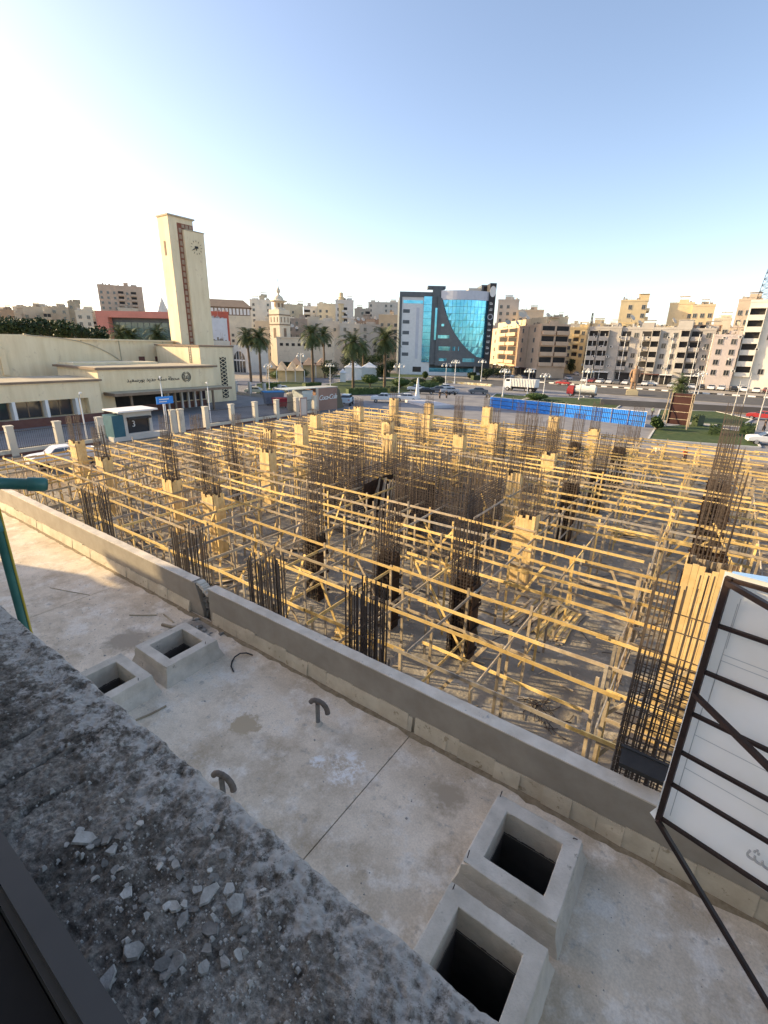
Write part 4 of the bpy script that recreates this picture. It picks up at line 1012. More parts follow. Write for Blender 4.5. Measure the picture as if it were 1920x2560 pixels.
def block(name, label, cat, a, bpt, depth, h, rgb, floors, pattern, side=None, fh=3.1, g0=3.2, roof=True, group=None, shop=False, sidergb=None):
    """a, bpt: ground corners of the front, left and right as seen; pattern: one letter per bay (W window, B balcony, L loggia, . blank)"""
    a = Vector((a[0], a[1], 0)); bb = Vector((bpt[0], bpt[1], 0)); d = bb-a; W = d.length; ang = math.atan2(d.y, d.x)
    t = thing(name, label, cat, a, ang, group); wm = wall(rgb)
    b = MB(); b.box(0, W, 0, depth, 0, h); b.build('walls', wm, t)
    b = MB(); b.box(-.1,W+.1,-.1,.12,h,h+.7); b.box(-.1,.12,.12,depth+.1,h,h+.7); b.box(W-.12,W+.1,.12,depth+.1,h,h+.7); b.box(.12,W-.12,depth-.12,depth+.1,h,h+.7); b.build('roof_parapet', wm, t)
    def face(pat, L, put):
        n = len(pat); bw = L/n
        for f in range(floors):
            z = g0+fh*f+fh*.52
            if z+1 > h: break
            for i, ch in enumerate(pat):
                if ch == '.': continue
                if ch == 'W' and random.random() < .06: continue
                if ch == 'W': put(ch, bw*(i+.5), z, min(1.25, bw*.5), 1.45)
                else: put(ch, bw*(i+.5), z, bw*.86, fh)
    def front(ch, x, z, ww, hh):
        o = ob({'W':'window','B':'balcony','L':'enclosed_balcony'}[ch], facade_bits(ch, wm), t, (x, -.004, z), None, (ww, 1, hh))
    def left(ch, y, z, ww, hh): ob({'W':'window','B':'balcony','L':'enclosed_balcony'}[ch], facade_bits(ch, wm), t, (-.004, depth-y, z), (0,0,-math.pi/2), (ww, 1, hh))
    def right(ch, y, z, ww, hh): ob({'W':'window','B':'balcony','L':'enclosed_balcony'}[ch], facade_bits(ch, wm), t, (W+.004, y, z), (0,0,math.pi/2), (ww, 1, hh))
    face(pattern, W, front)
    if side:
        if 'l' in side: face(side['l'], depth, left)
        if 'r' in side: face(side['r'], depth, right)
    if shop:
        x = .3
        while x < W-2.5:
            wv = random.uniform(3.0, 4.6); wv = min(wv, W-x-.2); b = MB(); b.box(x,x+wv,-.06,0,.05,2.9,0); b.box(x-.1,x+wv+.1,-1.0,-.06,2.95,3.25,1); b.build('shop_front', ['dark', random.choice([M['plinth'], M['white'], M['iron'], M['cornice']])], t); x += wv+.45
    b = MB()
    for k in range(int(8+W*.9)):
        x, y = random.uniform(.5, W-.8), random.uniform(.4, depth*.6); s = random.uniform(.2,.7)
        if random.random() < .55: b.box(x,x+s*random.uniform(.6,2.2),y,y+s,h,h+.7+random.uniform(.1,1.2))
        elif random.random() < .5: b.tube([(x,y,h),(x,y,h+.9+random.random()*.5)], s*.8, 8)
        else: b.bar((x,y,h),(x+rj(.2),y,h+random.uniform(1.5,4.2)),.06,.06); b.bar((x-.5,y,h+1.6),(x+.5,y,h+1.7),.05,.05)
    b.build('roof_clutter', random.choice([wall((.40,.36,.30)), wall((.55,.52,.46)), wall((.30,.24,.18))]), t, kind='stuff')
    if roof:
        for k in range(max(1, int(W/9))):
            x, y = random.uniform(1.5, W-3), random.uniform(1, depth*.5); s = random.uniform(1.5, 3.2)
            b = MB(); b.box(x,x+s*1.3,y,y+s,h,h+random.uniform(1.6,2.8)); b.box(x-.15,x+s*1.3+.15,y-.15,y+s+.15,h+2.8,h+2.95); b.build('roof_hut', wm, t)
    return t
def P2(x, y, D): q = far(x, y, D); return (q.x, q.y)
def ztop(x, y, D): return far(x, y, D).z
def quick(x0, x1, yt, D, rgb, label, floors=None, pat=None, depth=12, name='apartment_block', cat='building', D2=None, **kw):
    """a far block from its two edges and roof line as measured; the distance gives its real size"""
    D2 = D2 or D; h = (ztop(x0, yt, D)+ztop(x1, yt, D2))/2; a, c = P2(x0, 860, D), P2(x1, 860, D2)
    W = math.hypot(a[0]-c[0], a[1]-c[1]); floors = floors or max(1, int((h-3.2)/3.1)); pat = pat or ''.join(random.choice('WWWB.') for _ in range(max(2, int(W/3.4))))
    return block(name, label, cat, a, c, depth, h, rgb, floors, pat, kw.pop('side', None), **kw)
# ------------------------------------------------------------------ white row of flats on the right (front along x at y = 185)
FR = 'row of flats across the road'
wl = (.43,.395,.345)
def wx_(px_): return ony(px_, 880, 185).x
XW = [-44.0, -33.6, -24.4, -13.5, -7.0]
block('apartment_block', 'left end of the grey white row of flats, wide enclosed balconies', 'building', (XW[0],185), (XW[1]-.05,185), 14, 17.2, wl, 4, 'LL.', {'l':'BB.W'}, 3.2, 3.9, group=FR, shop=True)
block('apartment_block', 'second house of the grey white row, narrow windows and pipes', 'building', (XW[1],185.6), (XW[2]-.05,185.6), 14, 17.0, (.45,.415,.365), 4, 'BWB', None, 3.2, 3.9, group=FR, shop=True)
block('apartment_block', 'third house of the grey white row behind the statue, deep balconies', 'building', (XW[2],184.6), (XW[3]-.05,184.6), 14, 16.9, (.47,.44,.39), 4, 'LWWL', None, 3.2, 3.9, group=FR, shop=True)
block('apartment_block', 'fourth house of the grey white row with hanging laundry balconies', 'building', (XW[3],185.4), (XW[4]-.05,185.4), 14, 16.6, (.42,.385,.34), 4, 'BW', None, 3.2, 3.9, group=FR, shop=True)
block('apartment_block', 'pinkish narrow house beside the tall cream block on the right', 'building', (XW[4],184), (-.3,184), 14, 14.8, (.50,.44,.41), 4, 'WW', None, 3.0, 2.9, group=FR)
block('apartment_block', 'tall cream office block with wide window strips at the right edge', 'building', (-.2,186), (22,186), 16, 24.4, (.70,.67,.58), 6, 'LWLLL', None, 3.25, 3.4, roof=False)
# pipes and air conditioners down the fronts
ORD4 = 'first second third fourth fifth sixth seventh eighth ninth tenth'.split()
for k in range(9):
    x = -42.6+k*5.1+rj(1.2); b = MB(); b.tube([(0,0,0),(0,0,15.5)], .09, 6); b.build('drain_pipe', 'white', None, (x, 184.3, .1), label='pale drain pipe down the white row of flats, %s from the left' % ORD4[k], cat='pipe', group='drain pipes of the white row')
acm = MB(); acm.box(-.45,.45,-.35,0,-.3,.3,0); acm.box(-.3,.3,-.36,-.35,-.25,.25,1); acm = acm.mesh('ac_unit', ['white','iron'])
for k in range(24):
    fl = k % 4; x = -42+(k//4)*8.6+rj(3.2); ob('air_conditioner', acm, None, (x, 184.2, [5.1,8.3,11.5,14.6][fl]+rj(.2)), label='air conditioner on the %s floor of the white row, %s from the left' % (ORD4[fl], ORD4[k//4]), cat='air conditioner', group='air conditioners of the white row')
# blocks standing behind them
quick(1535,1600,754,225,(.70,.56,.33),'yellow block with a stair tower showing above the white row',pat='.W.W',depth=16,side={'r':'BBW'})
quick(1655,1715,761,230,(.72,.58,.35),'plain yellow block behind the middle of the white row',pat='...W',depth=18,roof=True)
quick(1712,1767,766,228,(.62,.50,.33),'brownish block attached right of the plain yellow block',pat='WWW',depth=14)
quick(1821,1878,752,215,(.55,.45,.34),'brown brick block behind the cream office block',pat='WWW',depth=14)
quick(1772,1815,800,215,(.62,.55,.42),'low pale roof house behind the row between the taller blocks',pat='WW',depth=10)
quick(1460,1500,812,260,(.66,.55,.36),'small yellow house between the orange block and the white row',pat='WW',depth=10)
for (x0, x1, yt, rgb, lab) in [(1507,1545,806,(.50,.42,.30),'brick roof room above the left end of the white row'),(1545,1582,800,(.64,.50,.28),'ochre roof room above the left part of the white row'),(1650,1690,810,(.66,.52,.30),'ochre roof room above the middle of the white row'),(1690,1724,812,(.56,.44,.30),'tan roof room above the middle of the white row'),(1726,1800,806,(.55,.36,.24),'long terracotta roof room above the right part of the white row')]:
    a, c = ony(x0, 830, 190), ony(x1, 830, 190); zt = ony(x0, yt, 190).z; b = MB(); W_ = c.x-a.x
    b.box(0,W_,0,5,0,zt-17.7); b.box(-.15,W_+.15,-.15,5.15,zt-17.7,zt-17.5); b.box(W_*.3,W_*.5,-.05,0,.3,1.6,1); b.build('roof_room', [wall(rgb),'dark'], None, (a.x, 190, 17.75-1.0), label=lab, cat='roof room', group='roof rooms of the white row')
# antenna masts
def mast(x, y, z0, h, wd, label, m='iron'):
    b = MB(); n = int(h/1.6); s = lambda z: wd*(1-.75*z/h)
    for cx, cy in ((-1,-1),(1,-1),(1,1),(-1,1)): b.bar((cx*wd,cy*wd,0),(cx*s(h),cy*s(h),h),.14,.14)
    for i in range(n):
        z = h*i/n; z2 = h*(i+1)/n; a, c = s(z), s(z2)
        for (p, q) in (((-1,-1),(1,-1)),((1,-1),(1,1)),((1,1),(-1,1)),((-1,1),(-1,-1))):
            b.bar((p[0]*a,p[1]*a,z),(q[0]*c,q[1]*c,z2),.08,.08); b.bar((q[0]*a,q[1]*a,z),(p[0]*c,p[1]*c,z2),.08,.08); b.bar((p[0]*a,p[1]*a,z),(q[0]*a,q[1]*a,z),.08,.08)
    t = thing('antenna_mast', label, 'mast', (x, y, z0)); b.build('lattice', m, t)
    for k in range(5):
        b = MB(); z = h*(.45+.1*k); r = s(z); b.box(r,r+.3,-.25,.25,z-.9,z+.9); b.build('panel_antenna', 'white', t)
q = far(1907, 740, 192); mast(q.x+.5, q.y, 24.4, 13.5, 1.9, 'lattice antenna mast on the cream block at the right edge')
q = far(1475, 830, 260); mast(q.x, q.y, 0, ztop(1475,782,260), .9, 'thin far antenna mast left of the white row')
# ------------------------------------------------------------------ orange block on the corner
a, c = P2(1226, 880, 246), P2(1347, 880, 190)
ob_ = block('apartment_block', 'orange four storey corner block with dark balconies', 'building', a, c, 10.5, ztop(1290,818,205), (.62,.45,.31), 4, 'WBBWW', {'r':'BB'}, 3.6, 4.2, shop=True)
for i in range(6):
    W_ = math.hypot(a[0]-c[0], a[1]-c[1]); b = MB(); b.box(W_*i/5-.18,W_*i/5+.18,-.22,-.006,3.2,ztop(1290,818,205)); b.build('pilaster', wall((.54,.40,.28)), ob_)
b = MB(); b.box(2,W_-1,2,9,ztop(1290,818,205),ztop(1290,818,205)+3.2); b.build('roof_storey', wall((.62,.50,.33)), ob_)
quick(1236,1287,752,262,(.50,.45,.38),'grey brown block rising behind the orange corner block',pat='WWW',side={'r':'WW'})
quick(1287,1350,778,255,(.58,.48,.35),'tan block behind the orange corner block',pat='WWWW')
quick(1415,1462,822,240,(.70,.55,.30),'yellow house right of the orange corner block',pat='WBW')
quick(1352,1412,796,260,(.62,.56,.42),'pale block behind the right end of the orange corner block',pat='WWW')
# ------------------------------------------------------------------ blue glass office
GA, GB = P2(994, 930, 186), P2(1216, 930, 190)
gA = Vector((*GA, 0)); gd = Vector((*GB, 0))-gA; GW = gd.length
go = thing('glass_office', 'office block with curved blue glass front, grey cladding and white tile wing', 'office building', gA, math.atan2(gd.y, gd.x))
def gxx(px_): return GW*(px_-994)/(1216-994)
def gz(py, px_=1100): return ztop(px_, py, 187)
M['bglass'] = mat('blue mirror glass', (.09,.42,.62), (.20,.58,.78), .5, .06, spec=.8, metal=.75)
M['cglad'] = mat('grey cladding', (.10,.115,.125), (.135,.15,.16), .8, .6)
M['tile'] = mat('white tile cladding', (.66,.665,.66), (.74,.745,.74), 1.2, .6)
M['silver'] = mat('pale grey fascia', (.50,.52,.58), (.56,.58,.64), .6, .55)
def gb(name, boxes, m, **kw):
    b = MB()
    for q in boxes: b.box(*q)
    return b.build(name, m, go, **kw)
zr = gz(740); z1 = gz(722); zb = gz(914); z0 = .05
gb('core', [(0,GW,1.2,22,0,zr-.3)], 'cglad')
gb('tile_wing', [(gxx(1000),gxx(1072),0,1.2,0,gz(744)),(gxx(1072),GW*.93,0,1.2,0,1.2)], 'tile')
gb('grey_frame', [(gxx(994),gxx(1074),-.25,1.2,gz(744),gz(731)),(gxx(994),gxx(999.5),-.25,1.2,0,gz(744))], 'cglad')
for k in range(5): 
    zz = gz(775+k*27); gb('window_strip', [(gxx(1003),gxx(1019),-.03,0,zz-1.2,zz)], 'cglad')
gb('window_strip', [(gxx(1035),gxx(1042),-.04,0,gz(898),gz(770))], 'silver'); gb('window_strip', [(gxx(1003),gxx(1050),-.04,0,gz(760),gz(752))], 'bglass')
gb('glass_bay', [(gxx(1052),gxx(1071),-.35,0,gz(906),gz(742))], 'bglass')
for k in range(9):
    zz = gz(900)+k*(gz(745)-gz(900))/9; gb('glass_mullion', [(gxx(1052),gxx(1071),-.40,-.35,zz,zz+.09)], 'cglad')
gb('grey_pier', [(gxx(1072),gxx(1096),-.5,1.2,gz(912),gz(716))], 'cglad'); gb('pier_top', [(gxx(1060),gxx(1102),-.2,4,gz(722),gz(715))], 'cglad')
gb('pier_glass', [(gxx(1080),gxx(1086),-.54,-.5,gz(850),gz(770))], 'bglass')
# curved glass: vertical strips bulging outward, each pane its own piece
nS, nZ = 13, 10; X0, X1 = gxx(1092), gxx(1206); zlo, zhi = gz(914), gz(750)
def gy(x): t = (x-X0)/(X1-X0); return -.6-2.6*math.sin(math.pi*t)
for i in range(nS):
    xa, xb = X0+(X1-X0)*i/nS+.04, X0+(X1-X0)*(i+1)/nS-.04
    for j in range(nZ):
        za, zc = zlo+(zhi-zlo)*j/nZ+.04, zlo+(zhi-zlo)*(j+1)/nZ-.04; tl = rj(.05)
        b = MB(); b.hexa([(xa,gy(xa)+tl,za),(xb,gy(xb)-tl,za),(xb,gy(xb)+.1,za),(xa,gy(xa)+.1,za),(xa,gy(xa)+tl*.5,zc),(xb,gy(xb),zc),(xb,gy(xb)+.1,zc),(xa,gy(xa)+.1,zc)]); b.build('glass_pane', 'bglass', go)
b = MB()
for i in range(nS):
    xa, xb = X0+(X1-X0)*i/nS, X0+(X1-X0)*(i+1)/nS; b.hexa([(xa,gy(xa)+.08,zlo),(xb,gy(xb)+.08,zlo),(xb,1.2,zlo),(xa,1.2,zlo),(xa,gy(xa)+.08,zhi),(xb,gy(xb)+.08,zhi),(xb,1.2,zhi),(xa,1.2,zhi)])
b.build('curtain_wall_frame', 'cglad', go)
b = MB()
for i in range(nS):
    xa, xb = X0+(X1-X0)*i/nS, X0+(X1-X0)*(i+1)/nS; b.hexa([(xa,gy(xa)-.35,zhi),(xb,gy(xb)-.35,zhi),(xb,1.2,zhi),(xa,1.2,zhi),(xa,gy(xa)-.35,gz(727)),(xb,gy(xb)-.35,gz(727)),(xb,1.2,gz(727)),(xa,1.2,gz(727))])
b.build('top_fascia', 'silver', go)
# sweeping grey sail in front of the glass
pts = [(1084,912),(1210,912),(1208,893),(1185,890),(1165,876),(1145,857),(1125,830),(1110,800),(1100,770),(1094,745),(1084,745)]
b = MB(); n = len(pts); i0 = 0
top = []
for (xx, yy) in pts: top.append((gxx(xx), gz(yy)))
cols = 26
xs = [gxx(1085)+(gxx(1209)-gxx(1085))*k/cols for k in range(cols+1)]
def sail(x):
    cv = [(gxx(q[0]), gz(q[1])) for q in [(1085,740),(1094,745),(1100,770),(1110,800),(1125,830),(1145,857),(1165,876),(1185,890),(1209,893)]]
    for a_, c_ in zip(cv, cv[1:]):
        if a_[0] <= x <= c_[0]: return a_[1]+(c_[1]-a_[1])*(x-a_[0])/max(1e-6, c_[0]-a_[0])
    return cv[-1][1]
for xa, xb in zip(xs, xs[1:]):
    ya, yb2 = gy(max(X0,min(X1,xa)))-.45, gy(max(X0,min(X1,xb)))-.45; za, zb2 = sail(xa), sail(xb); zl_ = gz(914)
    b.hexa([(xa,ya,zl_),(xb,yb2,zl_),(xb,yb2+.35,zl_),(xa,ya+.35,zl_),(xa,ya,za),(xb,yb2,zb2),(xb,yb2+.35,zb2),(xa,ya+.35,za)])
b.build('curved_cladding', 'cglad', go)
for (xa, xb, ya_, yb_) in [(1091,1140,876,866),(1089,1116,846,838),(1092,1112,902,895),(1150,1180,903,894),(1096,1102,816,810)]:
    b = MB(); m_ = 4
    for k in range(m_):
        p, q = gxx(xa+(xb-xa)*k/m_), gxx(xa+(xb-xa)*(k+1)/m_)
        b.quad((p,gy(max(X0,p))-.47,gz(ya_)),(q,gy(max(X0,q))-.47,gz(ya_)),(q,gy(max(X0,q))-.47,gz(yb_)),(p,gy(max(X0,p))-.47,gz(yb_)))
    b.build('ribbon_window', 'bglass', go)
gb('ground_glass', [(gxx(1072),gxx(1182),-.03,0,1.25,gz(918)-.3)], 'bglass'); gb('ground_window', [(gxx(1031),gxx(1052),-.03,0,gz(931),gz(918))], 'glass')
gb('ground_pier', [(gxx(1183),gxx(1187),-.5,.5,0,gz(914))], 'tile')
gb('sign_strip', [(gxx(1205),gxx(1220),-1.6,22,0,gz(706))], 'iron'); gb('roof_tower', [(gxx(1192),gxx(1222),4,14,zr,gz(706))], 'cglad'); gb('roof_house', [(gxx(1162),gxx(1196),5,12,zr-.4,gz(714))], wall((.55,.52,.44)))
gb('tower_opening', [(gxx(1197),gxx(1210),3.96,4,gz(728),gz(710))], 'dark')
b = MB(); b.lathe([(0,0),(1.25,0),(1.25,.1)], 20); o = b.build('round_logo', 'white', go, (gxx(1212.5), -1.62, gz(727))); o.rotation_euler = (math.pi/2,0,0); o.scale = (.9,1.45,1)
b = MB(); b.lathe([(.75,0),(1.0,0),(1.0,.1)], 20); o = b.build('round_logo', 'silver', go, (gxx(1211), -1.62, gz(790))); o.rotation_euler = (math.pi/2,0,0)
for k, yy in enumerate([757,772,808,822,837,852,867,880]):
    zz = gz(yy); xx = gxx(1211); b = MB(); r_ = random.Random(k)
    b.bar((xx-.5,-1.64,zz-.3),(xx+.5,-1.64,zz-.3),.05,.16)
    for q in range(3): b.bar((xx-.45+q*.42,-1.64,zz-.3),(xx-.45+q*.42,-1.64,zz+r_.uniform(.0,.6)),.16,.05)
    b.build('sign_letter', 'white', go)

# ------------------------------------------------------------------ far town on the left
TOWN = [(0,52,778,330,(.36,.28,.20),'low brown house at the far left skyline'),(52,70,786,300,(.46,.38,.27),'small tan house beside the far left brown one'),(69,123,771,310,(.58,.48,.34),'tan stepped house on the left skyline'),(123,142,783,300,(.50,.42,.30),'narrow tan house between two skyline blocks at left'),(139,187,771,320,(.50,.41,.29),'brown flat roofed house on the left skyline'),(187,217,758,330,(.44,.37,.26),'taller narrow brown block on the left skyline'),(202,243,780,290,(.62,.56,.42),'pale house left of the pink gate'),
 (266,374,718,380,(.52,.40,.30),'big brown flat block standing high behind the pink gate'),
 (631,684,752,330,(.70,.66,.56),'white block left of the minaret'),(655,668,742,345,(.52,.46,.34),'slim brown stair tower left of the minaret'),(711,760,764,340,(.58,.52,.38),'tan house right behind the minaret'),(762,795,768,330,(.70,.67,.60),'small white house right of the minaret'),(795,842,762,320,(.66,.58,.42),'cream house with arched top windows'),(840,884,753,300,(.66,.62,.55),'tall white house with a stub tower'),(886,925,774,330,(.46,.40,.32),'dark clutter topped house on the skyline'),(920,994,758,350,(.58,.53,.45),'grey house with roof clutter left of the glass office'),(946,996,790,262,(.64,.48,.30),'tan block directly left of the glass office'),(884,946,800,280,(.30,.24,.19),'dark brown house in front of the cluttered skyline'),(718,770,800,270,(.34,.29,.24),'dark roofed house right of the minaret foot'),(770,800,795,285,(.60,.54,.42),'small cream house above the palm crowns'),(800,850,806,255,(.55,.50,.42),'low grey house with satellite dishes'),(850,900,812,245,(.58,.53,.44),'low house with an open roof terrace'),(900,950,815,240,(.50,.44,.36),'brown low house above the hedges'),(640,690,806,260,(.58,.52,.38),'cream low house left of the minaret foot'),(690,740,795,300,(.64,.60,.52),'long white house behind the minaret')]
for (x0, x1, yt, D, rgb, lab) in TOWN: quick(x0, x1, yt, D, rgb, lab, depth=14, group='far town houses')
# continuous lower town filling the skyline behind everything
def ordinal(n):
    one = 'first second third fourth fifth sixth seventh eighth ninth tenth eleventh twelfth thirteenth fourteenth fifteenth sixteenth seventeenth eighteenth nineteenth'.split()
    if n < 20: return one[n-1]
    t_, u_ = divmod(n, 10); return ['twentieth','thirtieth','fortieth','fiftieth'][t_-2] if u_ == 0 else ['twenty','thirty','forty','fifty'][t_-2]+'-'+one[u_-1]
rq = random.Random(21); xx = -60; kf = 0
while xx < 1960:
    ww_ = rq.uniform(30, 58); hz = 844+.0222*xx; yt = hz-rq.uniform(52, 78) if xx < 990 else hz-rq.uniform(48, 70); D_ = rq.uniform(370, 440); tone = rq.choice([(.58,.50,.38),(.50,.43,.33),(.62,.57,.48),(.55,.44,.30),(.46,.40,.33),(.64,.55,.40)])
    if not (985 < xx < 1180): quick(xx, xx+ww_, yt, D_, tone, 'far low block on the skyline, %s from the left' % ordinal(kf+1), pat=''.join(rq.choice('WWB') for _ in range(max(2, int(ww_/14)))), floors=6, depth=12, group='far lower skyline'); kf += 1
    xx += ww_*rq.uniform(.8, 1.05)
q = far(853, 755, 302); zq = ztop(853, 731, 302)
b = MB(); b.lathe([(2.6,0),(2.6,zq-6.5),(3.0,zq-6.2),(1.7,zq-6),(1.7,zq-3),(2.0,zq-2.8),(1.2,zq-2.4),(1.2,zq-.4),(.6,zq),(0,zq)], 12); b.build('stair_turret', wall((.66,.54,.34)), None, (q.x, q.y, 0), label='slim round turret with stepped top above the tall white house', cat='turret')
# cream school-like block with brown hipped roof
t = quick(521,632,792,300,(.70,.62,.46),'cream block with brown hipped roof right of the clock tower',pat='.WWWW.WW',floors=4,depth=18,roof=False)
W_ = math.hypot(P2(521,860,300)[0]-P2(632,860,300)[0], P2(521,860,300)[1]-P2(632,860,300)[1]); h_ = ztop(576,792,300)
b = MB(); b.box(.2,W_-.2,.2,17.8,h_+.72,h_+5.0); b.build('attic_storey', 'cornice', t)
for k in range(12): b = MB(); b.box(1+k*W_/12.5,1+k*W_/12.5+1.3,.1,.19,h_+1.2,h_+4.4); b.build('attic_window', 'white', t)
b = MB(); zz = h_+5.0; b.poly([(-.8,-.8,zz),(W_+.8,-.8,zz),(W_*.86,9,zz+4.5),(W_*.1,9,zz+4.5)]); b.poly([(W_+.8,-.8,zz),(W_+.8,18.8,zz),(W_*.86,9,zz+4.5)]); b.poly([(W_+.8,18.8,zz),(-.8,18.8,zz),(W_*.1,9,zz+4.5),(W_*.86,9,zz+4.5)]); b.poly([(-.8,18.8,zz),(-.8,-.8,zz),(W_*.1,9,zz+4.5)]); b.build('hipped_roof', wall((.36,.25,.16)), t)
# pink framed modern gate building
a, c = P2(255, 860, 205), P2(470, 860, 190); d = Vector((c[0]-a[0], c[1]-a[1], 0)); W_ = d.length
t = thing('pink_gate_building', 'modern building with a salmon pink frame around green glass', 'building', (a[0], a[1], 0), math.atan2(d.y, d.x))
pk = wall((.62,.25,.19)); zt = ztop(330,779,200); zl_ = ztop(330,795,200)
b = MB(); b.box(0,W_,-1,14,zl_,zt); b.box(0,4.2,-1,14,0,zl_); b.build('pink_frame', pk, t)
b = MB(); b.box(4.2,W_,1.5,13,0,zl_); b.build('glass_hall', 'cglad', t)
for k in range(12):
    x = 4.6+k*(W_-5)/12; b = MB(); b.box(x,x+(W_-5)/12-.25,1.4,1.5,1.2,zl_-1.4); b.build('green_pane', mat('green glass',(.10,.15,.13),(.16,.22,.19),.3,.1,spec=.8), t)
b = MB(); b.box(4.2,W_,.9,1.4,zl_*.52,zl_*.52+.45); b.build('white_band', 'white', t)
quick(523,577,783,235,(.55,.14,.09),'red topped white block right of the clock tower',pat='WWW',floors=1,roof=False,depth=10)
quick(528,572,800,233,(.66,.68,.70),'pale lower storeys below the red topped block',pat='WW',floors=2,roof=False,depth=3)
# small white spire behind the tower
q = far(407, 770, 360); zt = ztop(407, 742, 360)
b = MB(); b.lathe([(3.2,0),(3.2,zt-11),(3.9,zt-10.5),(.05,zt)], 8); b.build('church_spire', wall((.66,.62,.54)), None, (q.x, q.y, 0), label='small pale pointed spire left of the clock tower', cat='spire')
# ------------------------------------------------------------------ mosque: minaret and prayer hall
mn = far(702, 860, 245); mt = thing('minaret', 'cream stone minaret with balcony, onion dome and crescent', 'minaret', (mn.x, mn.y, 0)); 
mz = lambda y: ztop(702, y, 245)
ms = wall((.66,.58,.44))
sc = 245/F*1.05
b = MB(); s = 15.5*sc; b.box(-s,s,-s,s,0,mz(775)); b.build('shaft', ms, mt)
for yy in (788, 812): b = MB(); b.box(-s-.15,s+.15,-s-.15,s+.15,mz(yy)-.25,mz(yy)+.25); b.build('string_course', 'cornice', mt)
fdir = math.atan2(-mn.y, -mn.x)
for (dx_, face_) in ((0,0),(0,1),(0,2),(0,3)):
    for yy, hh in ((800,2.2),(833,4.4)):
        for k in (-.45,.0,.45):
            if hh > 3 and k: continue
            b = MB(); wv = .28 if hh < 3 else .8; b.box(k*s*1.4-wv,k*s*1.4+wv,-s-.05,-s+.0,mz(yy)-hh/2,mz(yy)+hh/2); o = b.build('niche_window', 'cornice', mt); o.rotation_euler = (0,0,face_*math.pi/2)
b = MB(); r_ = 10.5*sc; b.lathe([(s*1.0,mz(775)),(r_*1.05,mz(771)),(r_,mz(770)),(r_,mz(757)),(r_*1.7,mz(754)),(r_*1.7,mz(752)),(r_*1.0,mz(750)),(r_*.95,mz(747)),(r_*.75,mz(742)),(r_*.3,mz(738)),(r_*.16,mz(735)),(r_*.42,mz(729)),(r_*.42,mz(726)),(r_*.14,mz(719)),(.1,mz(711)),(.09,mz(706))], 14); b.build('lantern_and_dome', ms, mt, smooth=False)
for k in range(8):
    a_ = 2*math.pi*k/8; b = MB(); b.box(r_*.98,r_*1.03,-.5,.5,mz(769),mz(759)); o = b.build('lantern_arch', 'cornice', mt); o.rotation_euler = (0,0,a_)
b = MB(); rr = .75
for k in range(14):
    a0, a1 = R_(-230+k*20), R_(-230+(k+1)*20); b.bar((rr*math.cos(a0)*.7, -rr*math.cos(a0)*.7, mz(705)+rr*.9+rr*math.sin(a0)), (rr*math.cos(a1)*.7, -rr*math.cos(a1)*.7, mz(705)+rr*.9+rr*math.sin(a1)), .16, .16)
b.build('crescent', 'cornice', mt)
a, c = P2(693, 880, 232), P2(836, 880, 222); d = Vector((c[0]-a[0], c[1]-a[1], 0)); W_ = d.length
t = thing('prayer_hall', 'low cream prayer hall with a strip of small windows below the minaret', 'mosque hall', (a[0], a[1], 0), math.atan2(d.y, d.x)); hh = ztop(760,846,227)
b = MB(); b.box(0,W_,0,16,0,hh); b.build('walls', ms, t)
b = MB(); b.box(-.2,W_+.2,-.3,16.2,hh,hh+.5); b.build('cornice', ms, t)
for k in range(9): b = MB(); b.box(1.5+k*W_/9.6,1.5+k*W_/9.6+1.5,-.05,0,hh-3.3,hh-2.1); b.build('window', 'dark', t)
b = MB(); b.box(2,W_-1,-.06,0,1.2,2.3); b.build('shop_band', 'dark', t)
# white arcade pavilion with arched window
a, c = P2(575, 890, 190), P2(622, 890, 182); d = Vector((c[0]-a[0], c[1]-a[1], 0)); W_ = d.length
t = thing('arched_pavilion', 'white cafe pavilion with a large arched window', 'pavilion', (a[0], a[1], 0), math.atan2(d.y, d.x)); hh = ztop(600,863,186)
b = MB(); b.box(0,W_,0,9,0,hh); b.build('walls', wall((.66,.63,.56)), t)
b = MB(); b.poly([(W_*.2,-.04,0)]+[(W_*.5-W_*.3*math.cos(math.pi*k/12), -.04, hh*.45+W_*.3*math.sin(math.pi*k/12)) for k in range(13)]+[(W_*.8,-.04,0)]); b.build('arched_glass', 'glass', t)
for k in range(1,4): b = MB(); b.box(W_*(.2+.15*k)-.1,W_*(.2+.15*k)+.1,-.1,-.05,0,hh*.8); b.build('mullion', 'white', t)
b = MB(); b.box(W_*.2,W_*.8,-.1,-.05,hh*.42,hh*.47); b.build('transom', 'white', t)
quick(531,575,857,188,(.62,.58,.49),'white low colonnaded house beside the arched pavilion',pat='WWW',floors=1,roof=False,depth=8,g0=.6)
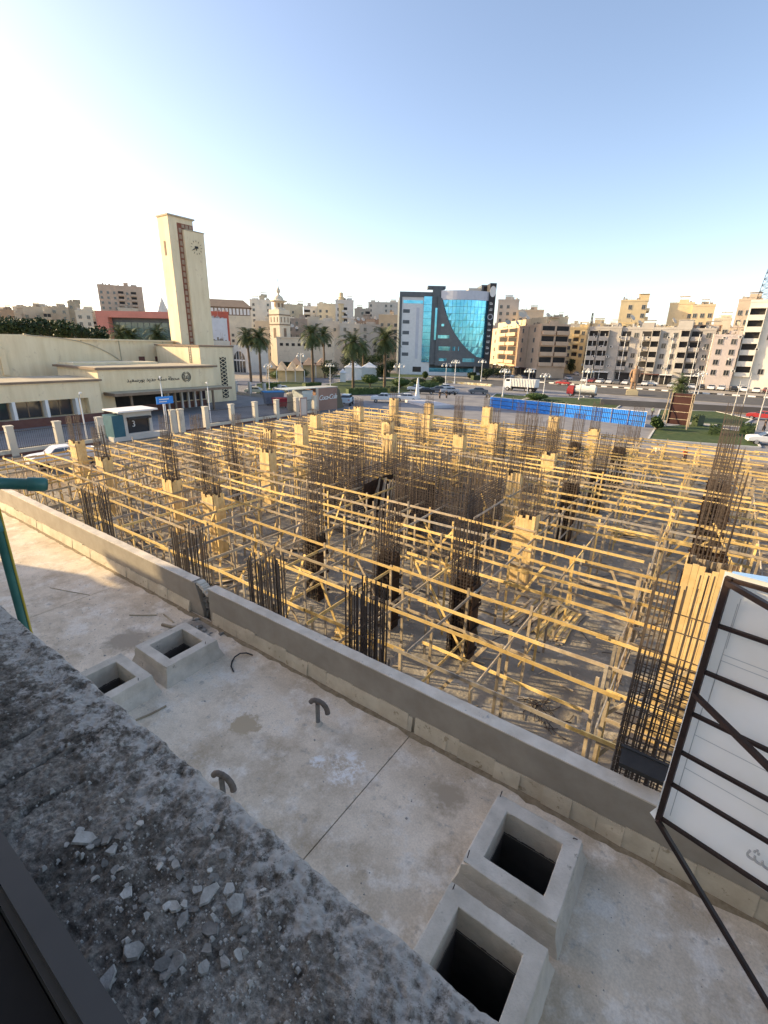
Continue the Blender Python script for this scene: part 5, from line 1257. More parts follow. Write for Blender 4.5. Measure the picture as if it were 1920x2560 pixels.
# tent roofed market stalls below the palms
for i, (x0, x1, yt, ye, D) in enumerate([(664,745,902,921,150),(722,822,893,912,158),(690,760,912,926,140)]):
    a, c = P2(x0, 905, D), P2(x1, 905, D); d = Vector((c[0]-a[0], c[1]-a[1], 0)); W_ = d.length; zt, ze = ztop(x0, yt, D), ztop(x0, ye, D)
    t = thing('market_pavilion', ['tan tent roofed pavilion left of the tall palms','wide brown tent roofed pavilion behind the tall palms','low tan awning in front of the pavilions'][i], 'pavilion', (a[0], a[1], 0), math.atan2(d.y, d.x), 'tent roofed pavilions')
    rm = wall([(.50,.38,.24),(.42,.29,.19),(.52,.42,.28)][i])
    b = MB(); n = 3
    for k in range(n):
        p, q = W_*k/n, W_*(k+1)/n; m_ = (p+q)/2
        b.poly([(p,-.5,ze),(q,-.5,ze),(m_,4,zt)]); b.poly([(q,-.5,ze),(q,8.5,ze),(m_,4,zt)]); b.poly([(q,8.5,ze),(p,8.5,ze),(m_,4,zt)]); b.poly([(p,8.5,ze),(p,-.5,ze),(m_,4,zt)])
    b.build('tent_roof', rm, t)
    b = MB(); b.box(.3,W_-.3,1.0,8,0,ze-.1); b.build('walls', wall((.64,.52,.30)), t)
    for k in range(4): b = MB(); b.box(W_*k/3-.1,W_*k/3+.1,-.4,-.2,0,ze); b.build('post', 'white', t)
# white tents and low walls behind the lawn
for i, (x0, x1, yt, D) in enumerate([(862,905,905,150),(905,942,905,152),(850,864,922,140)]):
    a, c = P2(x0, 915, D), P2(x1, 915, D); d = Vector((c[0]-a[0], c[1]-a[1], 0)); W_ = d.length; zt = ztop(x0, yt, D)
    b = MB(); b.box(0,W_,0,4,0,zt*.7); b.poly([(-.2,-.2,zt*.7),(W_+.2,-.2,zt*.7),(W_*.5,2,zt)]); b.poly([(W_+.2,-.2,zt*.7),(W_+.2,4.2,zt*.7),(W_*.5,2,zt)]); b.poly([(W_+.2,4.2,zt*.7),(-.2,4.2,zt*.7),(W_*.5,2,zt)]); b.poly([(-.2,4.2,zt*.7),(-.2,-.2,zt*.7),(W_*.5,2,zt)])
    o = b.build('white_tent', 'white', None, (a[0], a[1], 0), label=['white tent behind the lawn, left of two','white tent behind the lawn, right of two','small white cabin beside the big dark tree'][i], cat='tent', group='white tents'); o.rotation_euler = (0,0,math.atan2(d.y,d.x))
ORD = 'first second third fourth fifth sixth seventh eighth ninth tenth eleventh twelfth thirteenth fourteenth fifteenth sixteenth seventeenth eighteenth nineteenth twentieth twenty-first twenty-second twenty-third'.split()
# ================================================================== STREET FURNITURE, TREES, VEHICLES
# ------------------------------------------------------------------ station fence along the street (x = -51)
fn = thing('station_fence', 'pale rendered station fence with square posts and dark railings', 'fence', (-51.2, 30, 0))
FY = [-3.6,0.1,3.8,7.5,11.25,15,18.8,22.6,30.6,31.6,34.9,38.7,42.5,46.3,50.1,53.9]
for y in FY:
    b = MB(); b.box(-.28,.28,y-30-.28,y-30+.28,0,2.55); b.box(-.32,.32,y-30-.32,y-30+.32,2.55,2.68); b.build('post', wall((.62,.57,.46)), fn)
def railing(t, xa, ya, xb, yb, z0=.55, z1=2.2, step=.16):
    d = Vector((xb-xa, yb-ya, 0)); L = d.length; d.normalize(); b = MB(); n = int(L/step)
    for i in range(1, n): p = Vector((xa, ya, 0))+d*(L*i/n); b.bar((p.x,p.y,z0),(p.x,p.y,z1),.022,.022)
    for z in (z0+.08, z1-.1): b.bar((xa,ya,z),(xb,yb,z),.04,.04)
    b.build('railing_panel', 'iron', t)
for ya, yb in zip(FY, FY[1:]):
    if 22 < ya < 30: continue
    if yb-ya < 1.5 or 31 < ya < 32: continue
    b = MB(); b.box(-.16,.16,ya-30+.28,yb-30-.28,0,.55); b.build('plinth_wall', wall((.62,.57,.46)), fn); railing(fn, 0, ya-30+.28, 0, yb-30-.28)
b = MB(); b.box(.17,.22,-40,-7.3,0,.22); b.box(.17,.22,1.6,24,0,.22); b.build('maroon_base', 'plinth', fn)
f2 = thing('forecourt_fence', 'row of grey white square posts between station forecourt and park', 'fence', (-70, 64, 0))
for i in range(9):
    x = -34+i*4.3; b = MB(); b.box(x-.25,x+.25,-.25,.25,0,2.7); b.build('post', wall((.56,.54,.50)), f2)
    if i < 8: b = MB(); b.box(x+.25,x+4.05,-.1,.1,0,.5); b.build('plinth_wall', wall((.50,.48,.44)), f2); railing(f2, x+.25, 0, x+4.05, 0, .5, 2.1, .3)
# guard booth
bo = thing('guard_booth', 'small guard booth with flat white roof and dark window in the station fence', 'booth', (-51.6, 26.4, 0)); bo.scale = (.8, .8, .92)
def bb_(name, boxes, m):
    b = MB()
    for q in boxes: b.box(*q)
    return b.build(name, m, bo)
bw_ = wall((.60,.58,.52))
bb_('frame', [(-1.6,1.0,-1.9,-1.5,0,3.1),(-1.6,1.0,1.5,1.9,0,3.1),(.6,1.0,-1.5,1.5,0,.75),(.6,1.0,-1.5,1.5,2.6,3.1),(-1.6,-1.3,-1.5,1.5,0,3.1)], bw_)
bb_('roof', [(-2.2,1.9,-2.9,2.4,3.25,3.42)], 'white'); bb_('roof_beam', [(-1.8,1.4,-2.0,2.0,3.1,3.25)], bw_); bb_('awning', [(1.0,1.5,-1.5,1.6,2.35,2.6)], 'iron'); bb_('window', [(.66,.72,-1.5,1.5,.75,2.6)], 'glass')
bb_('blue_panel', [(-1.4,1.05,-3.4,-1.95,.2,2.9)], mat('teal sheet',(.03,.11,.15),(.05,.15,.19),1,.6)); bb_('plinth', [(-.2,1.1,-3.6,4,0,.5)], bw_)
me = text_mesh('3', 1.0); lettering('number', me, 'white', bo, frame_mtx((.74, -.55, 1.75), (0,1,0)))
# street sign
sgn = thing('blue_street_sign', 'small blue road sign on a post beside the guard booth', 'sign', (-51.6, 30.1, 0))
b = MB(); b.tube([(0,0,0),(0,0,4.1)], .05, 8); b.build('pole', 'white', sgn); b = MB(); b.box(.05,.12,-1.0,1.0,3.35,4.15); b.build('panel', 'blue', sgn)
b = MB(); b.box(.12,.13,-.7,.2,3.55,3.65); b.box(.12,.13,-.7,.5,3.8,3.92); b.build('panel_print', 'white', sgn)
# ------------------------------------------------------------------ street lamps
def arm_lamp(p, label, h=5.2, rz=0.0):
    t = thing('street_lamp', label, 'street lamp', p, rz, 'curved street lamps')
    b = MB(); b.tube([(0,0,0),(0,0,h*.8),(0,0,h*.88),(.15,0,h*.96),(.5,0,h),(.9,0,h*.99)], [.07,.06,.055,.05,.045,.04], 8); b.build('pole', 'white', t, smooth=True); b = MB(); b.box(.85,1.35,-.1,.1,h*.98-.06,h*.98+.05); b.build('lamp_head', 'white', t)
arm_lamp((-52.6, 21.8, 0), 'curved white street lamp left of the guard booth', 5.0, R_(150)); arm_lamp((-52.8, 30.6, 0), 'curved white street lamp by the blue sign', 6.2, R_(150)); arm_lamp((-54, 37.5, 0), 'curved white street lamp in front of the station windows', 5.2, R_(150))
def globe_proto(h):
    t = thing('globe_lamp', 'x', 'street lamp', (0,0,0), 0, 'ornamental lamps with hanging lanterns')
    b = MB(); b.lathe([(.22,0),(.2,.5),(.10,.7),(.075,h-.2),(.06,h+.35)], 8); b.build('pole', 'white', t, smooth=True)
    for k in range(4):
        a = k*math.pi/2+.4; c, s = math.cos(a), math.sin(a); b = MB()
        b.tube([(0,0,h-.6),(c*.35,s*.35,h+.05),(c*.75,s*.75,h+.25),(c*1.05,s*1.05,h+.05),(c*1.1,s*1.1,h-.15)], .04, 6); b.build('arm', 'white', t)
        b = MB(); b.lathe([(.06,.0),(.20,-.12),(.30,-.42),(.22,-.55),(0,-.58)], 10, (c*1.1,s*1.1,h-.15)); b.build('lantern', mat('lantern glass',(.62,.62,.58),None,rough=.3,spec=.6), t, smooth=True)
    return t
g0_ = globe_proto(6.4); first = True
LP = [((826,969),905,'behind the drinks kiosk'),((674,974),906,'left of the dumpsters'),((883,972),900,'beside the third tall palm'),((754,951),880,'among the pavilions'),((997,985),905,'left of the glass office'),((1113,969),905,'in front of the glass office'),((1136,960),897,'in front of the glass office, further back'),((1202,954),897,'at the right corner of the glass office'),((1256,993),918,'left of the white lorry'),((1317,990),918,'right of the white lorry'),((1356,1001),930,'behind the blue fence'),((1460,993),918,'beside the tanker'),((1735,990),930,'right of the statue'),((1745,985),925,'right of the statue, further back')]
for (bx, by), ty, lab in LP:
    q = G(bx, by, 0)
    if first: t = g0_; first = False
    else: t = copy_tree(g0_)
    H = (by-ty)/ (by-(844+.0222*bx)) * 10
    t.location = (q.x, q.y, 0); t.rotation_euler = (0,0,rj(.7)); s = max(.6, min(1.5, H/6.9)); t.scale = (s, s, s); t['label'] = 'white ornamental lamp post '+lab
for (bx, by, tx_, ty, lab) in [(1855,1026,1879,930,'tall plain pale pole on the traffic island at the right'),(1830,1120-80,1870,950,'second tall plain pole right of the rear cage'),(1890,1075,1915,960,'tall plain pole at the right edge'),(1447,1000,1470,835,'very tall plain pole left of the white row'),(1475,955,1487,910,'short plain pole in front of the white row')]:
    q = G(bx, by, 0); H = (by-ty)/(by-(844+.0222*bx))*10; b = MB(); b.tube([(0,0,0),(0,0,H)], [.10,.055], 8); b.lathe([(.2,0),(.18,.4),(.10,.45)], 8); b.build('lamp_pole', wall((.48,.47,.43)), None, (q.x, q.y, 0), label=lab, cat='pole', group='plain poles')
# ------------------------------------------------------------------ palms
def palm_mesh(seed, h, r=3.0):
    rn = random.Random(seed); tr = MB(); n = 9
    cx, cy = rn.uniform(-.4,.4), rn.uniform(-.4,.4)
    pts = [(cx*(i/n)**2, cy*(i/n)**2, h*i/n) for i in range(n+1)]
    tr.tube(pts, [.34-.10*i/n+.04*(i % 2) for i in range(n+1)], 10)
    top = Vector((cx, cy, h)); fr = MB()
    for k in range(46):
        a = 2.4*k+rn.uniform(-.2,.2); el = R_(72-k*2.6+rn.uniform(-8,8)); L = r*rn.uniform(.85,1.15)
        d = Vector((math.cos(a)*math.cos(el), math.sin(a)*math.cos(el), math.sin(el))); p = Vector(top); side = Vector((-math.sin(a), math.cos(a), 0)); N = 11
        prev = p
        for i in range(N):
            st_ = L/N; nxt = prev+d*st_
            lf = (.74*math.sin(math.pi*min(1,(i+1.2)/(N+.8)))+.10)*r/3
            for s in (-1, 1):
                for u in (0, .5):
                    p0 = prev.lerp(nxt, u); tip = p0+side*s*lf+d*lf*.75+Vector((0,0,-.18*lf+rn.uniform(-.06,.06))); p1 = prev.lerp(nxt, u+.42)
                    fr.poly([p0, p1, tip])
            fr.bar(prev, nxt, .035, .03); prev = nxt; d = (d+Vector((0,0,-.115-.015*i))).normalized()
    dead = MB()
    for k in range(16):
        a = 2.4*k; p = Vector((cx+.25*math.cos(a), cy+.25*math.sin(a), h-.1)); q = p+Vector((.55*math.cos(a), .55*math.sin(a), -1.0-rn.random()*.7)); dead.bar(p, q, .12, .03)
    return tr, fr, dead
def palm(p, h, label, seed, r=3.0, fruit=False):
    t = thing('date_palm', label, 'palm tree', p, rj(3), 'date palms in the park'); tr, fr, dead = palm_mesh(seed, h, r)
    tr.build('trunk', 'bark', t, smooth=True); fr.build('crown', 'frond', t); dead.build('dead_fronds', 'bark' if not fruit else 'datefruit', t)
M['datefruit'] = mat('date clusters', (.50,.27,.07), (.60,.35,.12), 5, .8)
for (bx, by, ty, lab, fr_, r) in [(653,955,845,'palm left of the minaret in front of the pavilion',0,3.6),(628,955,842,'palm partly behind the end of the station',0,3.0),(783,966,838,'tall palm with orange date clusters below the crown',1,3.4),(812,946,838,'slim palm just right of the one with date clusters',0,3.2),(883,972,858,'palm right of the big dark tree',0,3.7),(961,972,850,'palm directly left of the glass office',0,3.9),(908,945,868,'short palm between two taller ones',0,3.0)]:
    q = G(bx, by, 0); H = (by-ty)/(by-(844+.0222*bx))*10; palm((q.x, q.y, 0), H, lab, bx, r*1.18, fr_)
for (x, y, D, lab) in [(330,842,150,'low palm crown above the station roof at the left'),(300,838,150,'low palm crown above the station roof by the pink pier'),(395,838,155,'low palm crown left of the clock tower'),(315,842,160,'low palm crown in front of the green glass')]:
    q = far(x, y, D); palm((q.x, q.y, 0), q.z, lab, x, 4.2)
q = G(1700, 982, 0); palm((q.x, q.y, 0), 2.2, 'short bushy palm by the parked cars on the far side of the road', 5, 3.2)
# ------------------------------------------------------------------ leafy trees, hedges
def leaves(b, c, rx, ry, rz, n, s, rn, shell=.55, flat=False):
    for k in range(n):
        while True:
            v = Vector((rn.uniform(-1,1), rn.uniform(-1,1), rn.uniform(-1,1)))
            if shell < v.length < 1: break
        v *= 1+.18*noise.noise(v*2.7+Vector(c)*.1)
        p = Vector((c[0]+v.x*rx, c[1]+v.y*ry, c[2]+v.z*rz)); a = Vector((rn.gauss(0,1), rn.gauss(0,1), rn.gauss(0,.7))).normalized()*s*rn.uniform(.6,1.3); d = a.cross(Vector((rn.gauss(0,1), rn.gauss(0,1), rn.gauss(0,1)))).normalized()*s*rn.uniform(.4,.8)
        b.quad(p-a, p+d*.6, p+a, p-d)
def tree(p, th, rx, rz, label, m='leaf', seed=0, s=.22, n=1500, cat='tree', clipped=False, group='park trees', tr=.12):
    rn = random.Random(seed); t = thing('leafy_tree', label, cat, p, 0, group); b = MB()
    b.tube([(0,0,0),(rn.uniform(-.1,.1),rn.uniform(-.1,.1),th*.6),(0,0,th+rz*.4)], [tr*1.3,tr,tr*.7], 8)
    for k in range(4): a = k*1.6+rn.random(); b.tube([(0,0,th*.75),(rx*.5*math.cos(a),rx*.5*math.sin(a),th+rz*.7)], [tr*.6,tr*.3], 6)
    b.build('trunk', 'bark', t, smooth=True); b = MB()
    if clipped: leaves(b, (0,0,th+rz), rx, rx, rz, n, s, rn, .72)
    else:
        for k in range(7):
            a = rn.uniform(0,6.28); q = rx*rn.uniform(.1,.55); leaves(b, (q*math.cos(a), q*math.sin(a), th+rz*rn.uniform(.6,1.5)), rx*.6, rx*.6, rz*.55, n//7, s, rn, .35)
    if clipped: b.lathe([(0,th+rz*.15),(rx*.6,th+rz*.35),(rx*.78,th+rz),(rx*.6,th+rz*1.65),(0,th+rz*1.85)], 14)
    b.build('crown', m, t)
for (bx, by, wpx, cy0, cy1, lab, m, cl) in [(925,974,43,935,958,'clipped round topiary tree on a thin trunk in the lawn','leaf',True),(699,950,48,926,946,'clipped round tree left of the tall palm','leaf',True),(750,948,42,920,944,'clipped round tree directly left of the date palm','leaf',True),(1001,972,44,944,966,'clipped round bush at the left foot of the glass office','leaf',True),(1045,968,34,944,962,'dark clipped bush in front of the glass office','leafd',True),(1095,966,34,940,960,'rounded dark bush right in front of the glass office','leafd',True),(1062,958,14,928,945,'small round tree behind the clipped bushes','leaf',True),(827,955,58,898,952,'big dark dense tree behind the drinks kiosk','leafd',False),(955,952,38,905,940,'dark tree left of the glass office behind the lamp','leafd',False),(945,925,40,878,910,'light green bushy tree by the white tents','leaf',False),(905,930,46,876,918,'shaggy tree between the palms','leafd',False),(1215,950,38,920,950,'dark hedge like tree at the right corner of the glass office','leafd',False),(1250,945,50,915,944,'broad dark tree in front of the orange block','leafd',False),(1320,930,60,905,935,'dark tree below the orange block balconies','leafd',False),(1426,935,22,895,930,'dark street tree right of the orange block','leafd',False),(1340,1000,50,985,1000,'light green shrub behind the blue fence','leaf',True),(1640,1075,30,1040,1072,'bush beside the end of the blue fence','leaf',False),(875,935,50,885,925,'bushy tree right of the big dark tree','leafd',False),(925,928,44,880,920,'dense tree above the white tents','leafd',False),(975,935,30,895,930,'narrow dark tree touching the left side of the glass office','leafd',False),(720,935,40,905,930,'dark tree between the pavilions','leafd',False),(590,925,30,900,920,'small dark tree in front of the arched pavilion','leafd',False),(848,918,36,880,908,'tree crown behind the big dark tree','leaf',False),(1180,948,26,930,946,'low dark tree below the right part of the glass office','leafd',False)]:
    q = G(bx, by, 0); D = math.hypot(q.x, q.y); rx = wpx/2/F*D*1.02; hor = 844+.0222*bx; k = 10/(by-hor); rz = (cy1-cy0)*k/2; th = max(.2, (by-cy1)*k)
    tree((q.x, q.y, 0), th, rx, rz, lab, m, bx, .16 if cl else .24, 1300 if cl else 1800, clipped=cl)
# wood behind the station on the left skyline
for i, (x, y, wpx) in enumerate(sorted([(5,815,60),(40,812,60),(75,818,50),(105,815,50),(130,820,46),(160,818,50),(190,826,46),(235,828,40),(250,834,30),(480-230,838,30),(215,832,36),(20,822,50),(60,826,50),(145,829,50)])):
    D = 170+8*(i % 4); q = far(x, y, D); tree((q.x, q.y, 0), q.z-wpx/2/F*D*.9, wpx/2/F*D*1.2, wpx/2/F*D*.75, 'dark tree in the belt behind the station roof, %s from the left' % ORD[i], 'leafd', i+500, .5, 900, group='tree belt behind the station')
def hedge(pl, wd, h, label, m='leafd', s=.14, dens=260):
    t = thing('hedge', label, 'hedge', (0,0,0), 0, 'clipped hedges'); P = [G(x, y, 0) for x, y in pl]; t.location = (P[0].x, P[0].y, 0); b = MB(); rn = random.Random(int(pl[0][0])); o = t.location
    for a, c in zip(P, P[1:]):
        a2, c2 = a-o, c-o; L = (c2-a2).length; d = (c2-a2).normalized(); sd = Vector((-d.y, d.x, 0))*wd/2; up = Vector((0,0,h*.93))
        b.hexa([a2-sd*.9, c2-sd*.9, c2+sd*.9, a2+sd*.9, a2-sd*.9+up, c2-sd*.9+up, c2+sd*.9+up, a2+sd*.9+up])
        for k in range(int(L*dens/4)):
            q = a2+d*rn.uniform(0,L); f = rn.random()
            if f < .5: q = q+sd*rn.uniform(-1,1)+Vector((0,0,h*rn.uniform(.92,1.05)))
            else: q = q+sd*rn.choice([-1,1])*rn.uniform(.93,1.05)+Vector((0,0,h*rn.random()))
            u = Vector((rn.gauss(0,1),rn.gauss(0,1),rn.gauss(0,1))).normalized()*s; w2 = u.cross(Vector((rn.gauss(0,1),rn.gauss(0,1),rn.gauss(0,1)))).normalized()*s*.7; b.quad(q-u, q+w2, q+u, q-w2)
    b.build('foliage', m, t)
hedge([(868,987),(965,984)], 1.6, 1.3, 'long low clipped hedge in front of the lawn','leaf'); hedge([(968,982),(984,980)], 1.8, 1.2, 'short hedge end left of the lamp'); hedge([(1030,976),(1090,970)], 1.8, 1.6, 'clipped hedge in front of the parked cars','leaf'); hedge([(865,942),(975,944)], 1.5, 1.6, 'dark hedge along the white tents'); hedge([(760,968),(800,966)], 1.5, 1.0, 'low hedge right of the tall date palm','leaf'); hedge([(655,970),(700,970)], 1.5, 1.2, 'low hedge below the clipped trees on the left','leaf'); hedge([(1345,1014),(1440,1026)], 2.2, 1.0, 'dark hedge right behind the blue fence'); hedge([(1770,1085),(1800,1088)], 2.6, 1.2, 'dark round hedge right of the brown board'); hedge([(1845,1082),(1885,1086)], 2.4, 1.3, 'dark clipped hedge behind the rear rebar cage'); hedge([(1735,1064),(1750,1066)], 2.2, 1.6, 'small dark hedge tight beside the brown board'); hedge([(1180,950),(1200,950)], 2.2, 1.5, 'low dark hedge below the glass office corner')
# ------------------------------------------------------------------ vehicles
def car_mesh(L, W, H, kind):
    """body side outline lofted across the width with tumblehome; returns body, glass"""
    b = MB(); g = MB()
    if kind == 'sedan': low = [(-.5,.34),(-.5,.60),(-.46,.66),(-.30,.68),(.22,.70),(.42,.64),(.5,.56),(.5,.32)]; cab = [(-.33,.68),(-.21,.98),(-.14,1.0),(.06,1.0),(.12,.98),(.27,.69)]
    elif kind == 'pickup': low = [(-.5,.40),(-.5,.66),(-.16,.66),(.20,.68),(.42,.64),(.5,.56),(.5,.36)]; cab = [(-.16,.66),(-.14,.97),(-.10,1.0),(.08,1.0),(.13,.97),(.25,.67)]
    else: low = [(-.5,.36),(-.5,.66),(-.44,.70),(.24,.70),(.40,.64),(.5,.58),(.5,.34)]; cab = [(-.44,.70),(-.40,.96),(-.34,1.0),(.06,1.0),(.13,.97),(.27,.70)]
    w = W/2
    ws = [(-1,.0),(-.93,.04),(.93,.04),(1,0)]
    lo = [(x*L, z*H) for x, z in low]
    n = len(lo); base = len(b.v)
    for (s, dz) in ws:
        for (x, z) in lo: b.v.append((x*(1 if abs(s) < 1 else .985), s*w, z+dz*H*(1 if z > .5*H else -1)))
    for r in range(3):
        for k in range(n):
            k2 = (k+1) % n; b.f.append((base+r*n+k, base+r*n+k2, base+(r+1)*n+k2, base+(r+1)*n+k)); b.m.append(0)
    b.f.append(tuple(base+k for k in reversed(range(n)))); b.m.append(0); b.f.append(tuple(base+3*n+k for k in range(n))); b.m.append(0)
    cb = [(x*L, z*H) for x, z in cab]; m = len(cb); z0 = cb[0][1]; ztop_ = H
    def yw(z): return w*(.92-.18*(z-z0)/(ztop_-z0))
    A = [(x, -yw(z), z) for x, z in cb]; B = [(x, yw(z), z) for x, z in cb]
    for k in range(m-1):
        tgt = g if k in (0, m-2) else b
        tgt.quad(A[k], A[k+1], B[k+1], B[k])
        if k in (0, m-2):
            e = .012; d = 0
    b.poly(list(reversed(A))); b.poly(B)
    # side glass, slightly proud
    for sgn, S in ((-1, A), (1, B)):
        zt = z0+.84*(ztop_-z0); zb_ = z0+.12*(ztop_-z0)
        def xat(i0, i1, z): 
            (xa, za), (xb, zb2) = cb[i0], cb[i1]; t = (z-za)/(zb2-za); return xa+(xb-xa)*max(0, min(1, t))
        xl0, xl1 = xat(0,1,zb_)+.05*L*.3, xat(0,1,zt)+.03*L*.3; xr0, xr1 = xat(m-1,m-2,zb_)-.05*L*.3, xat(m-1,m-2,zt)-.03*L*.3; xm = (xl1+xr1)/2
        for (p0, p1, q0, q1) in ((xl0, xl1, xm-.03, xm-.03), (xm+.03, xm+.03, xr0, xr1)):
            yb_, yt_ = (yw(zb_)+.008)*sgn, (yw(zt)+.008)*sgn
            g.quad((p0,yb_,zb_),(q0,yb_,zb_),(q1,yt_,zt),(p1,yt_,zt))
    if kind == 'pickup':
        b.box(-.5*L,-.17*L,-w*.96,-w*.88,.66*H,.74*H); b.box(-.5*L,-.17*L,w*.88,w*.96,.66*H,.74*H); b.box(-.5*L,-.49*L,-w*.88,w*.88,.66*H,.74*H)
    return b, g
def wheel_mesh():
    def mk():
        b = MB(); b.tube([(0,-.1,0),(0,.1,0)], .32, 14); return b.mesh('tyre', 'tyre')
    return cached('tyre', mk)
def rim_mesh():
    def mk():
        b = MB(); b.tube([(0,-.115,0),(0,.115,0)], .19, 12); return b.mesh('rim', 'rim')
    return cached('rim', mk)
def car(p, rz, rgb, label, kind='sedan', L=4.3, W=1.72, H=1.45, name='parked_car', cat='car', group='parked cars'):
    t = thing(name, label, cat, p, rz, group)
    def mk():
        bd, gl_ = car_mesh(L, W, H, kind); return bd.mesh('body', paint((.5,.5,.5))), gl_.mesh('window_glass', 'glass')
    mb_, mg = cached(('car', kind, L, W, H, rgb), lambda: (lambda q: (q[0].mesh('body', paint(rgb)), q[1].mesh('window_glass', 'glass')))(car_mesh(L, W, H, kind)))
    ob('body', mb_, t); ob('windows', mg, t)
    for sx in (-.32, .31):
        for sy in (-1, 1):
            wv = ob('wheel', wheel_mesh(), t, (sx*L, sy*(W/2-.1), .32)); ob('rim', rim_mesh(), wv)
    hm = cached(('hl', L, W), lambda: (lambda q: (q.box(-.03,.03,-.17,.17,-.07,.07), q.mesh('headlight', 'lamp'))[1])(MB())); tm = cached(('tl', L, W), lambda: (lambda q: (q.box(-.03,.03,-.15,.15,-.07,.07), q.mesh('tail_light', 'red'))[1])(MB()))
    for sy in (-1, 1): ob('headlight', hm, t, (.492*L, sy*(W/2-.28), .52*H)); ob('tail_light', tm, t, (-.497*L, sy*(W/2-.25), .56*H))
    return t
WH, BK, RD, SV, GY = (.72,.72,.71), (.02,.021,.023), (.32,.03,.03), (.42,.43,.45), (.14,.145,.15)
q = G(140, 1170, 0); car((q.x-.3, q.y+.8, 0), R_(-95), WH, 'white pickup on the street left of the timber falsework', 'pickup', 5.0, 1.8, 1.7)
q = G(1890, 1112, 0); car((q.x+1.2, q.y+.9, 0), R_(190), WH, 'white saloon parked at the right edge behind the rear rebar cage', 'sedan', 4.5, 1.75, 1.45)
q = G(960, 1006, 0); car((q.x, q.y, 0), R_(215), WH, 'white pickup parked behind the site, centre left', 'pickup', 5.0, 1.8, 1.7)
q = G(1015, 1003, 0); car((q.x, q.y, 0), R_(215), WH, 'white saloon parked next to the white pickup behind the site')
q = G(868, 1012, 0); car((q.x, q.y, 0), R_(120), (.50,.60,.66), 'pale blue van front beside the drinks kiosk', 'van', 4.4, 1.8, 1.9, name='parked_van', cat='van')
q = G(640, 985, 0); car((q.x, q.y, 0), R_(35), (.72,.69,.50), 'cream saloon behind the station forecourt posts')
q = G(665, 983, 0); car((q.x+1, q.y+4, 0), R_(35), SV, 'silver saloon behind the grey dumpster')
for i, (x, y, rgb, lab) in enumerate([(1062,985,BK,'black saloon parked in the plaza, leftmost of the row'),(1095,981,GY,'dark grey saloon parked in the plaza'),(1112,976,WH,'white saloon parked in the plaza beyond the dark ones'),(1124,984,SV,'silver saloon at the right end of the plaza row'),(1195,985,GY,'dark buggy like car standing alone in the plaza'),(1040,978,WH,'white saloon half hidden by the clipped hedge')]):
    q = G(x, y, 0); car((q.x, q.y, 0), R_(215), rgb, lab)
rn = random.Random(4); k = 0
for i in range(21):
    x = -40+i*2.55+rn.uniform(-.3,.3); rgb = rn.choice([WH,WH,SV,BK,GY,WH,(.25,.05,.05),(.10,.14,.22)]); nm = {WH:'white',SV:'silver',BK:'black',GY:'dark grey',(.25,.05,.05):'maroon',(.10,.14,.22):'navy'}[rgb]
    if abs(x+19) < 2.0: continue
    car((x, 170+rn.uniform(-1,1)-.06*x, 0), R_(-90+rn.uniform(-8,8)), rgb, '%s car, %s from the left in the nose-in row before the white flats' % (nm, ('first second third fourth fifth sixth seventh eighth ninth tenth eleventh twelfth thirteenth fourteenth fifteenth sixteenth seventeenth eighteenth nineteenth twentieth twenty-first'.split())[k]), rn.choice(['sedan','sedan','van']), group='cars parked before the white flats'); k += 1
for (x, y, rgb, lab, rz) in [(1408,963,RD,'red saloon driving on the road left of the white row',172),(1697,972,WH,'white saloon double parked behind the brown board',178),(1625,964,WH,'white saloon right behind the statue',176),(1850,975,WH,'long white car at the right end of the road',175),(1905,1050,RD,'red vehicle at the right edge beyond the hedge',170),(1300,948,GY,'grey car below the orange block',150),(1270,944,WH,'white car below the orange block',150),(1420,950,SV,'silver car in the side road',120),(1440,938,WH,'white car further up the side road',115)]:
    q = G(x, y, 0); car((q.x, q.y, 0), R_(rz), rgb, lab)
# white tipper lorry
q = G(1300, 978, 0); t = thing('tipper_lorry', 'white tipper lorry with ribbed body standing by the traffic island', 'lorry', (q.x, q.y, 0), R_(176))
b = MB(); b.box(2.1,3.9,-1.2,1.2,.7,2.2); b.hexa([(2.1,-1.2,2.2),(3.9,-1.2,2.2),(3.9,1.2,2.2),(2.1,1.2,2.2),(2.2,-1.1,3.0),(3.6,-1.1,3.0),(3.6,1.1,3.0),(2.2,1.1,3.0)]); b.build('cab', paint(WH), t)
b = MB(); b.quad((3.88,-1.0,2.25),(3.88,1.0,2.25),(3.66,.95,2.9),(3.66,-.95,2.9)); b.box(2.5,3.5,-1.19,-1.15,2.3,2.85); b.box(2.5,3.5,1.15,1.19,2.3,2.85); b.build('cab_windows', 'glass', t)
b = MB(); b.box(-4.2,1.9,-1.3,1.3,1.15,3.0); b.build('tipper_body', wall((.66,.66,.62)), t)
for i in range(9):
    b = MB(); x = -4.0+i*.72; b.bar((x,-1.33,1.2),(x+.4,-1.33,2.95),.12,.08); b.bar((x,1.33,1.2),(x+.4,1.33,2.95),.12,.08); b.build('body_rib', wall((.58,.58,.55)), t)
b = MB(); b.box(-4.2,3.6,-.5,.5,.6,1.12); b.build('chassis', 'iron', t)
for x in (-3.2,-2.1,2.9):
    for s in (-1,1): o = ob('wheel', wheel_mesh(), t, (x, s*1.1, .5), None, (1.55,1.7,1.55)); ob('rim', rim_mesh(), o)
